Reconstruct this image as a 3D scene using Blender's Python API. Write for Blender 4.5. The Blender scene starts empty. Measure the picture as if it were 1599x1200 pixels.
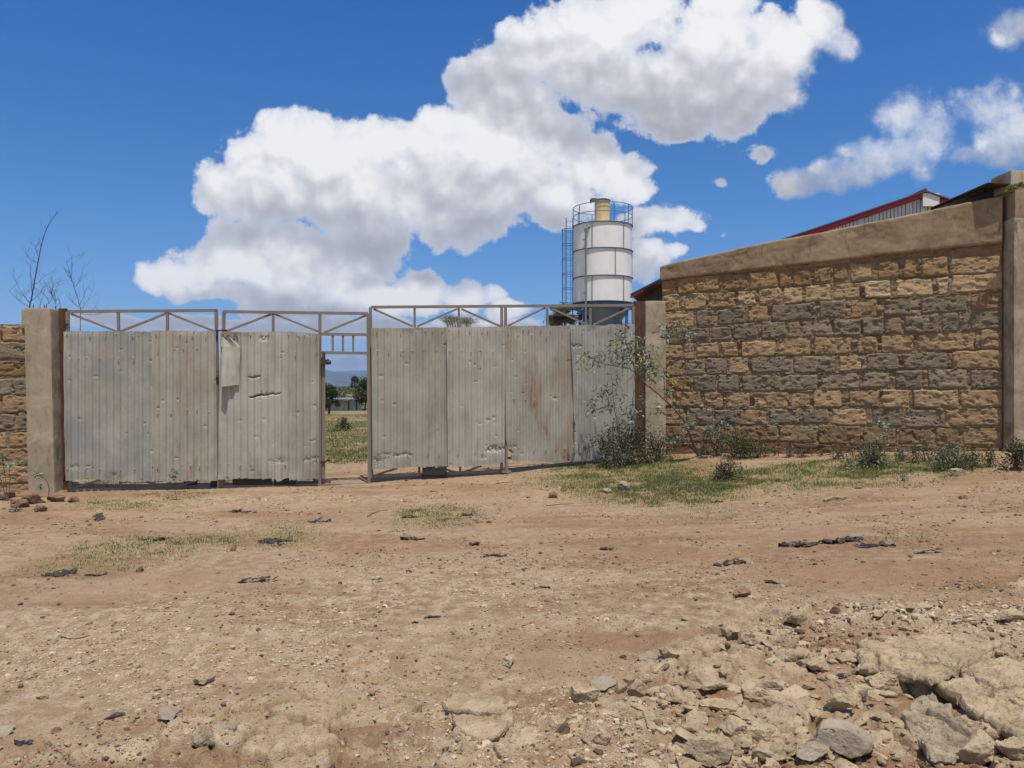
import bpy, math, random
import numpy as np
from mathutils import Vector, Matrix

R = math.radians
rng = np.random.default_rng(7)
random.seed(7)
scene = bpy.context.scene
COL = scene.collection

# ------------------------------------------------------------------ camera
F = 1200.0            # focal length in photo pixels (photo 1599 x 1200)
EYE = 1.68            # eye height above the gate threshold
cam_d = bpy.data.cameras.new("camera")
cam_d.sensor_width = 36.0
cam_d.lens = F / 1599.0 * 36.0
cam_d.clip_start = 0.05
cam_d.clip_end = 40000.0
cam = bpy.data.objects.new("camera", cam_d)
COL.objects.link(cam)
cam.location = (0, 0, EYE)
cam.rotation_euler = (R(90), 0, 0)
scene.camera = cam

# ------------------------------------------------------------------ light and exposure
SUN_EL, SUN_X, SUN_Y = 72.0, 0.38, -1.0          # the sun is high and behind the camera
sun_d = bpy.data.lights.new("sun", 'SUN')
sun_d.energy = 4.75
sun_d.angle = R(0.5)
sun_d.color = (1.0, 0.93, 0.82)
sun = bpy.data.objects.new("sun", sun_d)
COL.objects.link(sun)
_l = math.hypot(SUN_X, SUN_Y)
sdir = Vector((SUN_X/_l*math.cos(R(SUN_EL)), SUN_Y/_l*math.cos(R(SUN_EL)), math.sin(R(SUN_EL))))
sun.rotation_euler = sdir.to_track_quat('Z', 'Y').to_euler()
sun.location = (0, -5, 30)
vs = scene.view_settings
vs.view_transform = 'Standard'; vs.look = 'None'; vs.exposure = 0.0; vs.gamma = 1.0
vs.use_curve_mapping = False

# ------------------------------------------------------------------ node helpers
class NT:
    def __init__(s, tree):
        s.t = tree; s.N = tree.nodes; s.L = tree.links
    def val(s, sock, v):
        if isinstance(v, bpy.types.NodeSocket): s.L.new(v, sock)
        elif v is not None: sock.default_value = v
    def math(s, op, a, b=None, c=None, clamp=False):
        n = s.N.new('ShaderNodeMath'); n.operation = op; n.use_clamp = clamp
        s.val(n.inputs[0], a)
        if b is not None: s.val(n.inputs[1], b)
        if c is not None: s.val(n.inputs[2], c)
        return n.outputs[0]
    def vmath(s, op, a, b=None, c=None):
        n = s.N.new('ShaderNodeVectorMath'); n.operation = op
        s.val(n.inputs[0], a)
        if b is not None: s.val(n.inputs[1], b)
        if c is not None: s.val(n.inputs[2], c)
        return n.outputs['Value'] if op in ('LENGTH', 'DOT_PRODUCT', 'DISTANCE') else n.outputs[0]
    def noise(s, vec, scale, detail=4, rough=0.55, dist=0.0, lac=2.0, color=False, dim='3D'):
        n = s.N.new('ShaderNodeTexNoise'); n.noise_dimensions = dim
        s.val(n.inputs['Vector'], vec); s.val(n.inputs['Scale'], scale)
        n.inputs['Detail'].default_value = detail; n.inputs['Roughness'].default_value = rough
        n.inputs['Distortion'].default_value = dist; n.inputs['Lacunarity'].default_value = lac
        return n.outputs['Color' if color else 'Fac']
    def voro(s, vec, scale, feature='F1', out='Distance', rnd=1.0, smooth=None):
        n = s.N.new('ShaderNodeTexVoronoi'); n.feature = feature
        s.val(n.inputs['Vector'], vec); s.val(n.inputs['Scale'], scale)
        n.inputs['Randomness'].default_value = rnd
        if smooth is not None: n.inputs['Smoothness'].default_value = smooth
        return n.outputs[out]
    def ramp(s, fac, stops, interp='LINEAR'):
        n = s.N.new('ShaderNodeValToRGB'); s.val(n.inputs[0], fac)
        r = n.color_ramp; r.interpolation = interp
        while len(r.elements) < len(stops): r.elements.new(0.5)
        for e, (p, c) in zip(r.elements, stops):
            e.position = p
            e.color = (c, c, c, 1) if isinstance(c, (int, float)) else (*c, 1)
        return n.outputs[0]
    def mix(s, fac, a, b, mode='MIX'):
        n = s.N.new('ShaderNodeMix'); n.data_type = 'RGBA'; n.blend_type = mode
        s.val(n.inputs[0], fac)
        for i, v in ((6, a), (7, b)):
            if isinstance(v, tuple) and len(v) == 3: v = (*v, 1)
            s.val(n.inputs[i], v)
        return n.outputs[2]
    def smooth(s, x, a, b):
        n = s.N.new('ShaderNodeMapRange'); n.interpolation_type = 'SMOOTHSTEP'
        s.val(n.inputs[0], x); s.val(n.inputs[1], a); s.val(n.inputs[2], b)
        n.inputs[3].default_value = 0; n.inputs[4].default_value = 1
        return n.outputs[0]
    def comb(s, x, y, z):
        n = s.N.new('ShaderNodeCombineXYZ')
        s.val(n.inputs[0], x); s.val(n.inputs[1], y); s.val(n.inputs[2], z)
        return n.outputs[0]
    def sep(s, v):
        n = s.N.new('ShaderNodeSeparateXYZ'); s.val(n.inputs[0], v); return n.outputs
    def bump(s, h, strength, dist, normal=None):
        n = s.N.new('ShaderNodeBump'); s.val(n.inputs['Height'], h)
        n.inputs['Strength'].default_value = strength; n.inputs['Distance'].default_value = dist
        if normal is not None: s.val(n.inputs['Normal'], normal)
        return n.outputs[0]

# ------------------------------------------------------------------ sky with cumulus
world = bpy.data.worlds.new("World"); scene.world = world
world.use_nodes = True
world.cycles.sampling_method = 'MANUAL'; world.cycles.sample_map_resolution = 512
wt = world.node_tree; wt.nodes.clear()
w = NT(wt)
wout = wt.nodes.new('ShaderNodeOutputWorld'); bg = wt.nodes.new('ShaderNodeBackground')
wt.links.new(bg.outputs[0], wout.inputs[0])
bg.inputs['Strength'].default_value = 0.1
sky = wt.nodes.new('ShaderNodeTexSky'); sky.sky_type = 'NISHITA'; sky.sun_disc = False
sky.sun_elevation = R(SUN_EL); sky.sun_rotation = math.atan2(SUN_X, SUN_Y)
sky.altitude = 1600; sky.air_density = 1.0; sky.dust_density = 0.3; sky.ozone_density = 3.0

# clouds: (azimuth px, elevation px, radius, radius, weight), degrees-like units of the photo's tangent plane
BL = [
 # lower left mass, stepping up to the right
 (268,428,46,26,1),(330,415,70,44,1),(400,400,80,56,1),(470,410,110,62,1),(560,415,80,50,1),(330,455,70,22,.9),(430,462,110,26,1),(585,385,60,30,1),
 # middle mass
 (345,290,46,42,1),(400,250,56,50,1),(450,230,56,56,1),(490,212,48,44,1),(540,250,70,60,1),(600,225,52,40,1),(650,228,48,40,1),(430,310,90,44,1),(560,310,120,62,1),
 (690,190,40,34,1),(700,260,90,66,1),(700,345,74,42,1),(770,215,60,50,1),(800,280,90,60,1),(860,310,70,46,1),(870,225,60,44,1),(925,235,42,40,1),(960,275,56,40,1),(1000,296,30,24,1),(860,345,34,18,.8),
 (665,315,66,44,1),(892,272,44,34,1),(640,300,50,40,1),
 # upper mass
 (735,140,48,44,1),(790,120,56,50,1),(840,80,54,54,1),(900,50,70,60,1),(960,40,70,60,1),(900,115,80,52,1),(980,130,90,60,1),(1040,175,56,40,1),(1070,200,30,20,.8),(1120,60,60,60,1),
 (1110,150,80,56,1),(1180,120,80,62,1),(1160,180,40,24,.8),(1220,70,70,54,1),(1280,40,36,44,1),(1310,72,32,28,.8),(1080,95,60,50,1),(1000,10,60,30,1),(1130,5,50,30,1),
 # right of the silo
 (1030,350,66,28,.9),(1075,360,26,14,.6),(1010,405,44,30,1),(1050,396,34,16,.7),
 # low rows over the gate
 (660,460,44,32,1),(730,466,48,24,1),(560,470,90,26,1),(450,486,120,18,.8),(790,484,40,14,.8),(150,502,70,14,.8),(320,510,190,14,.8),(520,514,220,16,.8),(740,510,120,16,.7),
 (735,185,56,40,1),(820,182,56,36,1),(780,165,50,34,1),
 # right clouds
 (1255,282,50,26,.8),(1320,272,62,28,.8),(1370,248,70,38,.8),(1425,235,66,44,.8),(1410,180,62,46,.75),(1450,200,52,52,.75),(1360,165,50,18,.0),
 (1545,165,70,48,.75),(1590,205,62,56,.75),(1510,240,50,20,.2),(1588,45,44,34,.8),(1525,48,30,16,-.1),
 (1135,286,24,15,-.12),(1195,240,50,22,-.15),(850,455,26,16,-.2),(1128,372,18,12,-.25),(560,560,300,16,.35),(540,585,330,10,.3),
]
geo = wt.nodes.new('ShaderNodeNewGeometry')
dirv = w.vmath('SCALE', geo.outputs['Incoming']); dirv.node.inputs['Scale'].default_value = -1.0
tc = wt.nodes.new('ShaderNodeTexCoord')
sx, sy, sz = w.sep(tc.outputs['Generated'])
ysafe = w.math('MAXIMUM', sy, 0.08)
P = w.comb(w.math('DIVIDE', sx, ysafe), w.math('DIVIDE', sz, ysafe), 0.0)
front = w.smooth(sy, 0.08, 0.3)

def blob_group(BL):
    g = bpy.data.node_groups.new("cloud_masses", 'ShaderNodeTree')
    g.interface.new_socket("P", in_out='INPUT', socket_type='NodeSocketVector')
    g.interface.new_socket("B", in_out='OUTPUT', socket_type='NodeSocketFloat')
    n = NT(g); gi = g.nodes.new('NodeGroupInput'); go = g.nodes.new('NodeGroupOutput')
    pw = gi.outputs[0]
    acc = None
    for (cu, cv, ru, rv, wt_) in BL:
        c = ((cu-800)/F, (600-cv)/F, 0); r = (F/ru/1.12, F/rv/1.12, 0)
        d = n.vmath('MULTIPLY', n.vmath('SUBTRACT', pw, c), r)
        q = n.math('SUBTRACT', wt_, n.vmath('DOT_PRODUCT', d, d))
        acc = q if acc is None else n.math('SMOOTH_MAX', acc, q, 0.35)
    g.links.new(n.math('MAXIMUM', acc, -1.5), go.inputs[0])
    return g
def lump_group(full):
    g = bpy.data.node_groups.new("cloud_lumps", 'ShaderNodeTree')
    g.interface.new_socket("P", in_out='INPUT', socket_type='NodeSocketVector')
    g.interface.new_socket("N", in_out='OUTPUT', socket_type='NodeSocketFloat')
    n = NT(g); gi = g.nodes.new('NodeGroupInput'); go = g.nodes.new('NodeGroupOutput')
    p = gi.outputs[0]
    wv = n.vmath('SUBTRACT', n.noise(p, 24.0, 3 if full else 2, 0.55, color=True, dim='2D'), (0.5, 0.5, 0.5))
    pv = n.vmath('MULTIPLY_ADD', wv, (0.045, 0.045, 0), p)
    b1 = n.voro(pv, 11.0); b2 = n.voro(pv, 27.0)
    for nn in (b1.node, b2.node): nn.voronoi_dimensions = '2D'
    d = n.math('MULTIPLY_ADD', b1, -0.8, 0.46)
    d = n.math('MULTIPLY_ADD', b2, -0.45, n.math('ADD', d, 0.2))
    fb = n.noise(p, 22.0, 8 if full else 4, 0.64 if full else .5, dim='2D')
    d = n.math('MULTIPLY_ADD', n.math('SUBTRACT', fb, 0.5), 2.1 if full else 1.0, d)
    if full:
        fb2 = n.noise(p, 6.0, 2, 0.55, dim='2D')
        d = n.math('MULTIPLY_ADD', n.math('SUBTRACT', fb2, 0.5), 0.9, d)
    g.links.new(d, go.inputs[0])
    return g
BIG = [(560,290,220,110,1),(760,260,200,100,1),(420,425,190,60,1),(900,290,130,70,1),(960,80,190,110,1),(1180,90,170,100,1),(1380,230,130,70,.8),(1560,190,90,60,.7),(640,470,200,26,.9),(1040,380,60,50,.9)]
BG_, BC_, LG_, LL_ = blob_group(BL), blob_group(BIG), lump_group(True), lump_group(False)
def grp(g, p):
    n = wt.nodes.new('ShaderNodeGroup'); n.node_tree = g; w.val(n.inputs[0], p); return n.outputs[0]
wvv = w.vmath('SUBTRACT', w.noise(P, 6.0, 2, 0.5, color=True, dim='2D'), (0.5, 0.5, 0.5))
PW = w.vmath('MULTIPLY_ADD', wvv, (0.032, 0.028, 0.0), P)
B0 = grp(BG_, PW)
f0 = [w.math('ADD', B0, w.math('MULTIPLY', grp(LG_, P), w.math('MULTIPLY_ADD', w.smooth(B0, .25, .85), -.6, 1.0)))]
alpha = w.smooth(f0[0], -0.04, w.math('MULTIPLY_ADD', w.smooth(sx, 0.30, 0.36), 1.1, 0.40))
alpha = w.math('MULTIPLY', alpha, front)
l0 = grp(LL_, P); l1 = grp(LL_, w.vmath('ADD', P, (0.006, 0.022, 0)))
c0 = grp(BC_, PW); c1 = grp(BC_, w.vmath('ADD', PW, (0.012, 0.06, 0)))
lit = w.math('MULTIPLY_ADD', w.math('SUBTRACT', l0, l1), 0.62, 0.55)
lit = w.math('MULTIPLY_ADD', w.math('MULTIPLY', w.math('SUBTRACT', c0, c1), 0.62), 1.0, lit, clamp=True)
thin = w.smooth(f0[0], -0.1, 0.9)
ccol = w.ramp(lit, [(0.0, (.42,.43,.47)), (.25, (.50,.51,.555)), (.50, (.62,.63,.67)), (.74, (.79,.80,.825)), (.97, (.94,.94,.94))])
ccol = w.mix(thin, (.58,.64,.76), ccol)
cscaled = w.vmath('SCALE', ccol); cscaled.node.inputs['Scale'].default_value = 10.0
# saturated phone sky: the physical sky, deepened towards the zenith by its own depth of colour
tint = w.ramp(sz, [(0.0, (.62,.78,1.15)), (.08, (.58,.84,1.12)), (.25, (.40,.86,1.25)), (.5, (.24,.80,1.40))])
skyc = w.mix(1.0, sky.outputs[0], tint, 'MULTIPLY')
full = w.mix(alpha, skyc, cscaled)
# unseen cloud added above and behind the viewer, to neutralise the ambient light
rest = w.smooth(w.noise(tc.outputs['Generated'], 2.6, 3, .6), .44, .56)
rest = w.math('MULTIPLY', rest, w.math('SUBTRACT', 1.0, w.math('MULTIPLY', w.smooth(sy, .35, .62), w.smooth(sz, .66, .52))))
rest = w.math('MULTIPLY', rest, w.smooth(sz, .02, .12))
full = w.mix(rest, full, (4.3, 4.3, 4.5))
wt.links.new(full, bg.inputs['Color'])

# ------------------------------------------------------------------ numpy noise
def _hash(ix, iy, iz, seed):
    h = (ix.astype(np.int64)*374761393 + iy.astype(np.int64)*668265263 + iz.astype(np.int64)*1274126177 + seed*974634777) & 0xFFFFFFFF
    h = ((h ^ (h >> 13)) * 1274126177) & 0xFFFFFFFF
    h = ((h ^ (h >> 16)) * 2246822519) & 0xFFFFFFFF
    return ((h ^ (h >> 15)) & 0xFFFFFF) / 16777215.0
def vnoise(x, y, z=None, seed=0):
    x = np.asarray(x, float); y = np.asarray(y, float)
    ix, iy = np.floor(x), np.floor(y); fx, fy = x-ix, y-iy
    fx = fx*fx*fx*(fx*(fx*6-15)+10); fy = fy*fy*fy*(fy*(fy*6-15)+10)
    if z is None:
        zz = np.zeros_like(ix)
        a = _hash(ix, iy, zz, seed); b = _hash(ix+1, iy, zz, seed)
        c = _hash(ix, iy+1, zz, seed); d = _hash(ix+1, iy+1, zz, seed)
        return ((a*(1-fx)+b*fx)*(1-fy) + (c*(1-fx)+d*fx)*fy)*2-1
    z = np.asarray(z, float); iz = np.floor(z); fz = z-iz; fz = fz*fz*(3-2*fz)
    def pl(k):
        a = _hash(ix, iy, iz+k, seed); b = _hash(ix+1, iy, iz+k, seed)
        c = _hash(ix, iy+1, iz+k, seed); d = _hash(ix+1, iy+1, iz+k, seed)
        return (a*(1-fx)+b*fx)*(1-fy) + (c*(1-fx)+d*fx)*fy
    return (pl(0)*(1-fz)+pl(1)*fz)*2-1
def fbm(x, y, z=None, octv=4, seed=0, gain=0.5):
    s = 0; a = 1; t = 0
    ca, sa = math.cos(0.7), math.sin(0.7)
    for o in range(octv):
        s = s + a*vnoise(x, y, z, seed+o*17); t += a; a *= gain
        x, y = (x*ca-y*sa)*2.03+5.3, (x*sa+y*ca)*2.03+1.7
        if z is not None: z = z*2.03+3.1
    return s/t
def sstep(x, a, b):
    t = np.clip((x-a)/(b-a), 0, 1); return t*t*(3-2*t)
def voronoi(x, y, seed=0, jit=0.85):
    """returns F1, F2, cell random value"""
    ix, iy = np.floor(x), np.floor(y)
    f1 = np.full(np.shape(x), 9.0); f2 = f1.copy(); cid = np.zeros(np.shape(x))
    z0 = np.zeros_like(ix)
    for dx in (-1, 0, 1):
        for dy in (-1, 0, 1):
            cx, cy = ix+dx, iy+dy
            px = cx+0.5+(_hash(cx, cy, z0, seed)-0.5)*jit
            py = cy+0.5+(_hash(cx, cy, z0, seed+5)-0.5)*jit
            d = np.hypot(px-x, py-y); r = _hash(cx, cy, z0, seed+9)
            near = d < f1
            f2 = np.where(near, f1, np.minimum(f2, d)); cid = np.where(near, r, cid); f1 = np.where(near, d, f1)
    return f1, f2, cid

# ------------------------------------------------------------------ mesh helpers
def link(o, parent=None):
    COL.objects.link(o)
    if parent is not None: o.parent = parent
    return o
def np_mesh(name, V, faces, mat, parent=None, smooth=True, attr=None, attr_face=None, uv=None, mat_idx=None, sharp=0):
    """V (n,3); faces: (m,k) array or list of arrays with different k"""
    V = np.asarray(V, np.float32)
    if not isinstance(faces, list): faces = [faces]
    faces = [np.asarray(f, np.int32) for f in faces if len(f)]
    me = bpy.data.meshes.new(name)
    me.vertices.add(len(V)); me.vertices.foreach_set('co', V.ravel())
    loops = np.concatenate([f.ravel() for f in faces])
    tot = np.concatenate([np.full(len(f), f.shape[1], np.int32) for f in faces])
    st = np.concatenate([[0], np.cumsum(tot)[:-1]]).astype(np.int32)
    me.loops.add(len(loops)); me.loops.foreach_set('vertex_index', loops)
    me.polygons.add(len(tot)); me.polygons.foreach_set('loop_start', st); me.polygons.foreach_set('loop_total', tot)
    me.polygons.foreach_set('use_smooth', np.full(len(tot), smooth))
    for m in (mat if isinstance(mat, (list, tuple)) else [mat]): me.materials.append(m)
    if mat_idx is not None: me.polygons.foreach_set('material_index', np.asarray(mat_idx, np.int32))
    if attr is not None:
        for k, a in attr.items():
            at = me.color_attributes.new(k, 'FLOAT_COLOR', 'POINT')
            c = np.ones((len(V), 4), np.float32); a = np.asarray(a, np.float32)
            c[:, :a.shape[1]] = a; at.data.foreach_set('color', c.ravel())
    me.update(calc_edges=True); me.validate()
    if smooth and sharp: me.set_sharp_from_angle(angle=sharp)
    o = bpy.data.objects.new(name, me)
    return link(o, parent)
def tag(o, label=None, cat=None, group=None, kind=None):
    if label: o['label'] = label
    if cat: o['category'] = cat
    if group: o['group'] = group
    if kind: o['kind'] = kind
    return o
def empty(name, loc=(0, 0, 0), rz=0.0):
    o = bpy.data.objects.new(name, None); o.empty_display_size = 0.2
    o.location = loc; o.rotation_euler = (0, 0, rz); COL.objects.link(o)
    return o
_bases = {}
def at_base(o, loc):
    """moves a thing's Empty to its base without moving its parts' world-space meshes"""
    for ch in o.children:
        ch.location = (ch.location[0]-loc[0], ch.location[1]-loc[1], ch.location[2]-loc[2])
    o.location = loc

class MB:
    """collects polygons (with a material index) for ONE mesh"""
    def __init__(s): s.V = []; s.Fc = []; s.mi = []; s.n = 0; s.C = []
    def add(s, V, Fs, mi=0, col=(1, 1, 1)):
        V = np.asarray(V, float); s.V.append(V)
        for f in Fs: s.Fc.append(tuple(int(i)+s.n for i in f)); s.mi.append(mi)
        s.n += len(V); s.C.append(np.tile(np.asarray(col, float), (len(V), 1)))
    def box(s, c, size, ax=None, mi=0):
        c = np.asarray(c, float); h = np.asarray(size, float)/2
        ax = np.eye(3) if ax is None else np.asarray(ax, float)
        V = [c+ax.T@(h*np.array([a, b, d])) for a in (-1, 1) for b in (-1, 1) for d in (-1, 1)]
        s.add(V, [(0, 1, 3, 2), (4, 6, 7, 5), (0, 4, 5, 1), (2, 3, 7, 6), (0, 2, 6, 4), (1, 5, 7, 3)], mi)
    def bar(s, a, b, wd, ht, side=None, mi=0, ext=0.0):
        """square bar from a to b; wd across 'side' direction, ht along the third axis"""
        a, b = np.asarray(a, float), np.asarray(b, float); d = b-a; L = np.linalg.norm(d); d = d/L
        a = a-d*ext; b = b+d*ext; L += 2*ext
        side = np.array([0, 0, 1.0]) if side is None else np.asarray(side, float)
        n = np.cross(d, side); n /= np.linalg.norm(n); u = np.cross(n, d)
        s.box((a+b)/2, (L, ht, wd), np.array([d, u, n]), mi)
    def tube(s, pts, radii, k=8, mi=0, caps=True, col=(1, 1, 1)):
        pts = [np.asarray(p, float) for p in pts]; n = len(pts)
        if not hasattr(radii, '__len__'): radii = [radii]*n
        V = []; up = np.array([0.31, 0.17, 0.93])
        for i, p in enumerate(pts):
            d = pts[min(i+1, n-1)]-pts[max(i-1, 0)]; d = d/(np.linalg.norm(d)+1e-9)
            x = np.cross(d, up); x /= np.linalg.norm(x)+1e-9; y = np.cross(d, x)
            for j in range(k):
                t = 2*math.pi*j/k; V.append(p+radii[i]*(math.cos(t)*x+math.sin(t)*y))
        Fs = [(i*k+j, i*k+(j+1) % k, (i+1)*k+(j+1) % k, (i+1)*k+j) for i in range(n-1) for j in range(k)]
        if caps: Fs += [tuple(range(k-1, -1, -1)), tuple((n-1)*k+j for j in range(k))]
        s.add(V, Fs, mi, col)
    def build(s, name, mat, parent=None, smooth=False, color=False):
        if not s.V: return None
        V = np.concatenate(s.V).astype(np.float32)
        by = {}
        for f, m in zip(s.Fc, s.mi): by.setdefault((len(f)), []).append((f, m))
        fl = []; mi = []
        for k, lst in by.items():
            fl.append(np.array([f for f, m in lst], np.int32)); mi += [m for f, m in lst]
        return np_mesh(name, V, fl, mat, parent, smooth, attr={'col': np.concatenate(s.C)} if color else None, mat_idx=mi, sharp=R(40))

def rough_block(half, rnd=0.02, amp=0.006, freq=5.0, res=0.05, seed=0, taper=0.0):
    """rounded, slightly uneven box: vertices and quads around the origin"""
    hx, hy, hz = half; Vs = []; Fs = []; n0 = 0
    def grid(n): return np.linspace(-1, 1, n)
    for axis in range(3):
        for sg in (-1, 1):
            o = [0, 1, 2]; o.remove(axis); a, b = o
            na = max(3, int(2*half[a]/res)+1); nb = max(3, int(2*half[b]/res)+1)
            A, B = np.meshgrid(grid(na)*half[a], grid(nb)*half[b], indexing='ij')
            P3 = np.zeros((na*nb, 3)); P3[:, a] = A.ravel(); P3[:, b] = B.ravel(); P3[:, axis] = sg*half[axis]
            idx = np.arange(na*nb).reshape(na, nb)+n0
            q = np.stack([idx[:-1, :-1], idx[1:, :-1], idx[1:, 1:], idx[:-1, 1:]], -1).reshape(-1, 4)
            flip = (sg < 0) != (axis == 1)
            if flip: q = q[:, ::-1]
            Vs.append(P3); Fs.append(q); n0 += na*nb
    V = np.concatenate(Vs); h = np.array(half)
    inner = np.clip(V, -(h-rnd), h-rnd); d = V-inner; L = np.linalg.norm(d, axis=1, keepdims=True)+1e-9
    nrm = d/L; V = inner+nrm*rnd
    s_ = fbm(V[:, 0]*freq+seed, V[:, 1]*freq+seed*1.7, V[:, 2]*freq, 4, seed)
    V = V+nrm*(amp*s_)[:, None]
    if taper: V[:, :2] *= (1-taper*(V[:, 2:3]/hz))
    return V, np.concatenate(Fs)

def onplane(A, B, u, v, off=0.0):
    """the point of the vertical plane through plan points A, B that lies on the sight line of photo pixel (u, v)"""
    A, B = np.array(A, float), np.array(B, float); d = B-A; d /= np.linalg.norm(d); n = np.array([d[1], -d[0]])
    A = A+n*off; r = np.array([(u-800)/F, 1.0])
    t = n@A/(n@r)
    return np.array([r[0]*t, t, EYE+(600-v)/F*t])
def at(u, v, d): return np.array([(u-800)*d/F, d, EYE+(600-v)*d/F])

# ------------------------------------------------------------------ terrain height
CP = np.array([(-7,12,0.0),(-9,11.3,.0),(-2.3,12.5,.05),(-0.1,13.0,.13),(2.15,13.35,.33),(1.1,13.15,.25),(2.9,13.6,.43),(5,12.4,.55),(7.3,11.2,.70),(10,10,.85),
 (0,3.3,.05),(-2.5,3.5,-.02),(2.3,3.6,.16),(0,0,.06),(-4,-2,0),(4,-2,.15),
 (-4.5,7.5,.0),(0,7.5,.07),(4.5,7.5,.34),(9,6,.6),(-9,6,-.05),(2.5,10.5,.22),(6,9.5,.5),
 (-5,18,.05),(0,20,.1),(6,20,.35),(0,30,.0),(-14,30,-.1),(14,30,.2),(0,60,-.6),(-30,60,-.8),(30,60,-.4)], float)
def _phi(r): return r*r*np.log(r+1e-9)
_n = len(CP)
_A = np.zeros((_n+3, _n+3))
_A[:_n, :_n] = _phi(np.hypot(CP[:, None, 0]-CP[None, :, 0], CP[:, None, 1]-CP[None, :, 1])) + np.eye(_n)*0.03
_A[:_n, _n] = 1; _A[:_n, _n+1:] = CP[:, :2]; _A[_n, :_n] = 1; _A[_n+1:, :_n] = CP[:, :2].T
_W = np.linalg.solve(_A, np.concatenate([CP[:, 2], [0, 0, 0]]))
def H0(x, y):
    x = np.asarray(x, float); y = np.asarray(y, float)
    r = np.hypot(x, y)
    xc = np.clip(x, -30, 30); yc = np.clip(y, -6, 60)
    z = _W[_n]+_W[_n+1]*xc+_W[_n+2]*yc
    for k in range(_n): z = z+_W[k]*_phi(np.hypot(xc-CP[k, 0], yc-CP[k, 1]))
    drop = np.interp(r, [0, 60, 90, 120, 200, 300, 380, 700, 1600, 4000, 14000], [0, 0, -.7, -1.7, -1.2, .4, .1, -14, -48, -60, -60])
    return z+drop
def Hs(x, y): return float(H0(np.array([x]), np.array([y]))[0])
def lift_(v): return 600-v
def gp(u, v, up=0.0):
    """ground point under photo pixel (u, v)"""
    D = np.geomspace(1.5, 400, 600); below = EYE+lift_(v)*D/F-up < H0((u-800)*D/F, D)
    i = int(np.argmax(below)) if below.any() else 599; b = D[i]; a = D[max(i-1, 0)]
    for _ in range(25):
        m = (a+b)/2
        if EYE+(600-v)*m/F-up < Hs((u-800)*m/F, m): b = m
        else: a = m
    return np.array([(u-800)*a/F, a, Hs((u-800)*a/F, a)])

GRASS = []      # (x, y, rx, ry, strength) patches of low grass
def patch(u0, v0, u1, v1, s):
    a, b = gp(u0, (v0+v1)/2), gp(u1, (v0+v1)/2); c, d = gp((u0+u1)/2, v0), gp((u0+u1)/2, v1)
    GRASS.append(((a[0]+b[0])/2, (c[1]+d[1])/2, abs(b[0]-a[0])/2, abs(c[1]-d[1])/2, s))
for a in [(820,716,1130,772,.72),(1040,712,1640,764,1.0),(900,745,1230,792,.7),(610,788,760,828,.42),(60,830,330,900,.30),(300,818,520,862,.30),
          (110,765,330,800,.3),(1330,830,1480,850,.25),(1330,728,1480,765,.5),(100,735,420,756,.6),(1000,790,1170,815,.2)]: patch(*a)
def grassness(x, y):
    g = np.zeros(np.shape(x))
    for (cx, cy, rx, ry, s) in GRASS:
        g = np.maximum(g, s*np.clip(1.25-((x-cx)/rx)**2-((y-cy)/ry)**2, 0, 1))
    g = np.maximum(g, 1.0*sstep(y, 15.2, 16.6)*(0.62+0.38*vnoise(x*.25, y*.35, seed=71)))
    n = 0.66+0.9*fbm(x*1.7, y*2.2, octv=4, seed=31)
    return np.clip(g*n*1.5, 0, 1)
def rockness(x, y):
    yb = 4.25+1.5*sstep(x, 0.5, 2.0)+0.5*vnoise(x*1.1, y*1.1, seed=3)
    return 1-sstep(y, yb-0.9, yb+0.2)
def masks(x, y):
    rk = rockness(x, y)*np.where(np.hypot(x, y) < 30, 1, 0)
    xr = x*0.985-y*0.17; yr = x*0.17+y*0.985          # road direction runs slightly away to the right
    tr = fbm(xr*0.35, yr*2.3, octv=4, seed=11)         # wheel-worn streaks
    pale = np.clip(0.5+1.5*fbm(x*.9+tr, y*1.1, octv=4, seed=41)+0.5*tr, 0, 1)
    pale *= np.clip(0.35+1.1*(1-sstep(y, 4.8, 8.0))*(1-0.55*sstep(x, 0.3, 1.4)*sstep(y, 4.5, 5.5)), 0, 1.4)
    xx = (x-_B0[0])*_BD[0]+(y-_B0[1])*_BD[1]; yy = -(x-_B0[0])*_BD[1]+(y-_B0[1])*_BD[0]
    band = np.exp(-((yy+.15*vnoise(xx*1.2, xx*0, seed=5))/.32)**2)*sstep(xx, -1.5, -.3)*(1-sstep(xx, 2.6, 3.6))
    pale = pale+.55*band*(.6+.8*fbm(x*3, y*4, octv=4, seed=44))
    pale = pale+.6*np.clip(1.1-((x-_G0[0])/2.4)**2-((y-_G0[1])/.75)**2, 0, 1)*(.7+.6*fbm(x*3, y*4, octv=4, seed=45))
    return rk, tr, np.clip(pale, 0, 1)
_G0 = gp(400, 783)[:2]; _B0 = gp(60, 1030)[:2]; _BD = gp(690, 950)[:2]-_B0; _BD = _BD/np.linalg.norm(_BD)
SLABS = []     # rings of (x, y) pressed into the ground for big rocks (filled further down)
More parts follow.
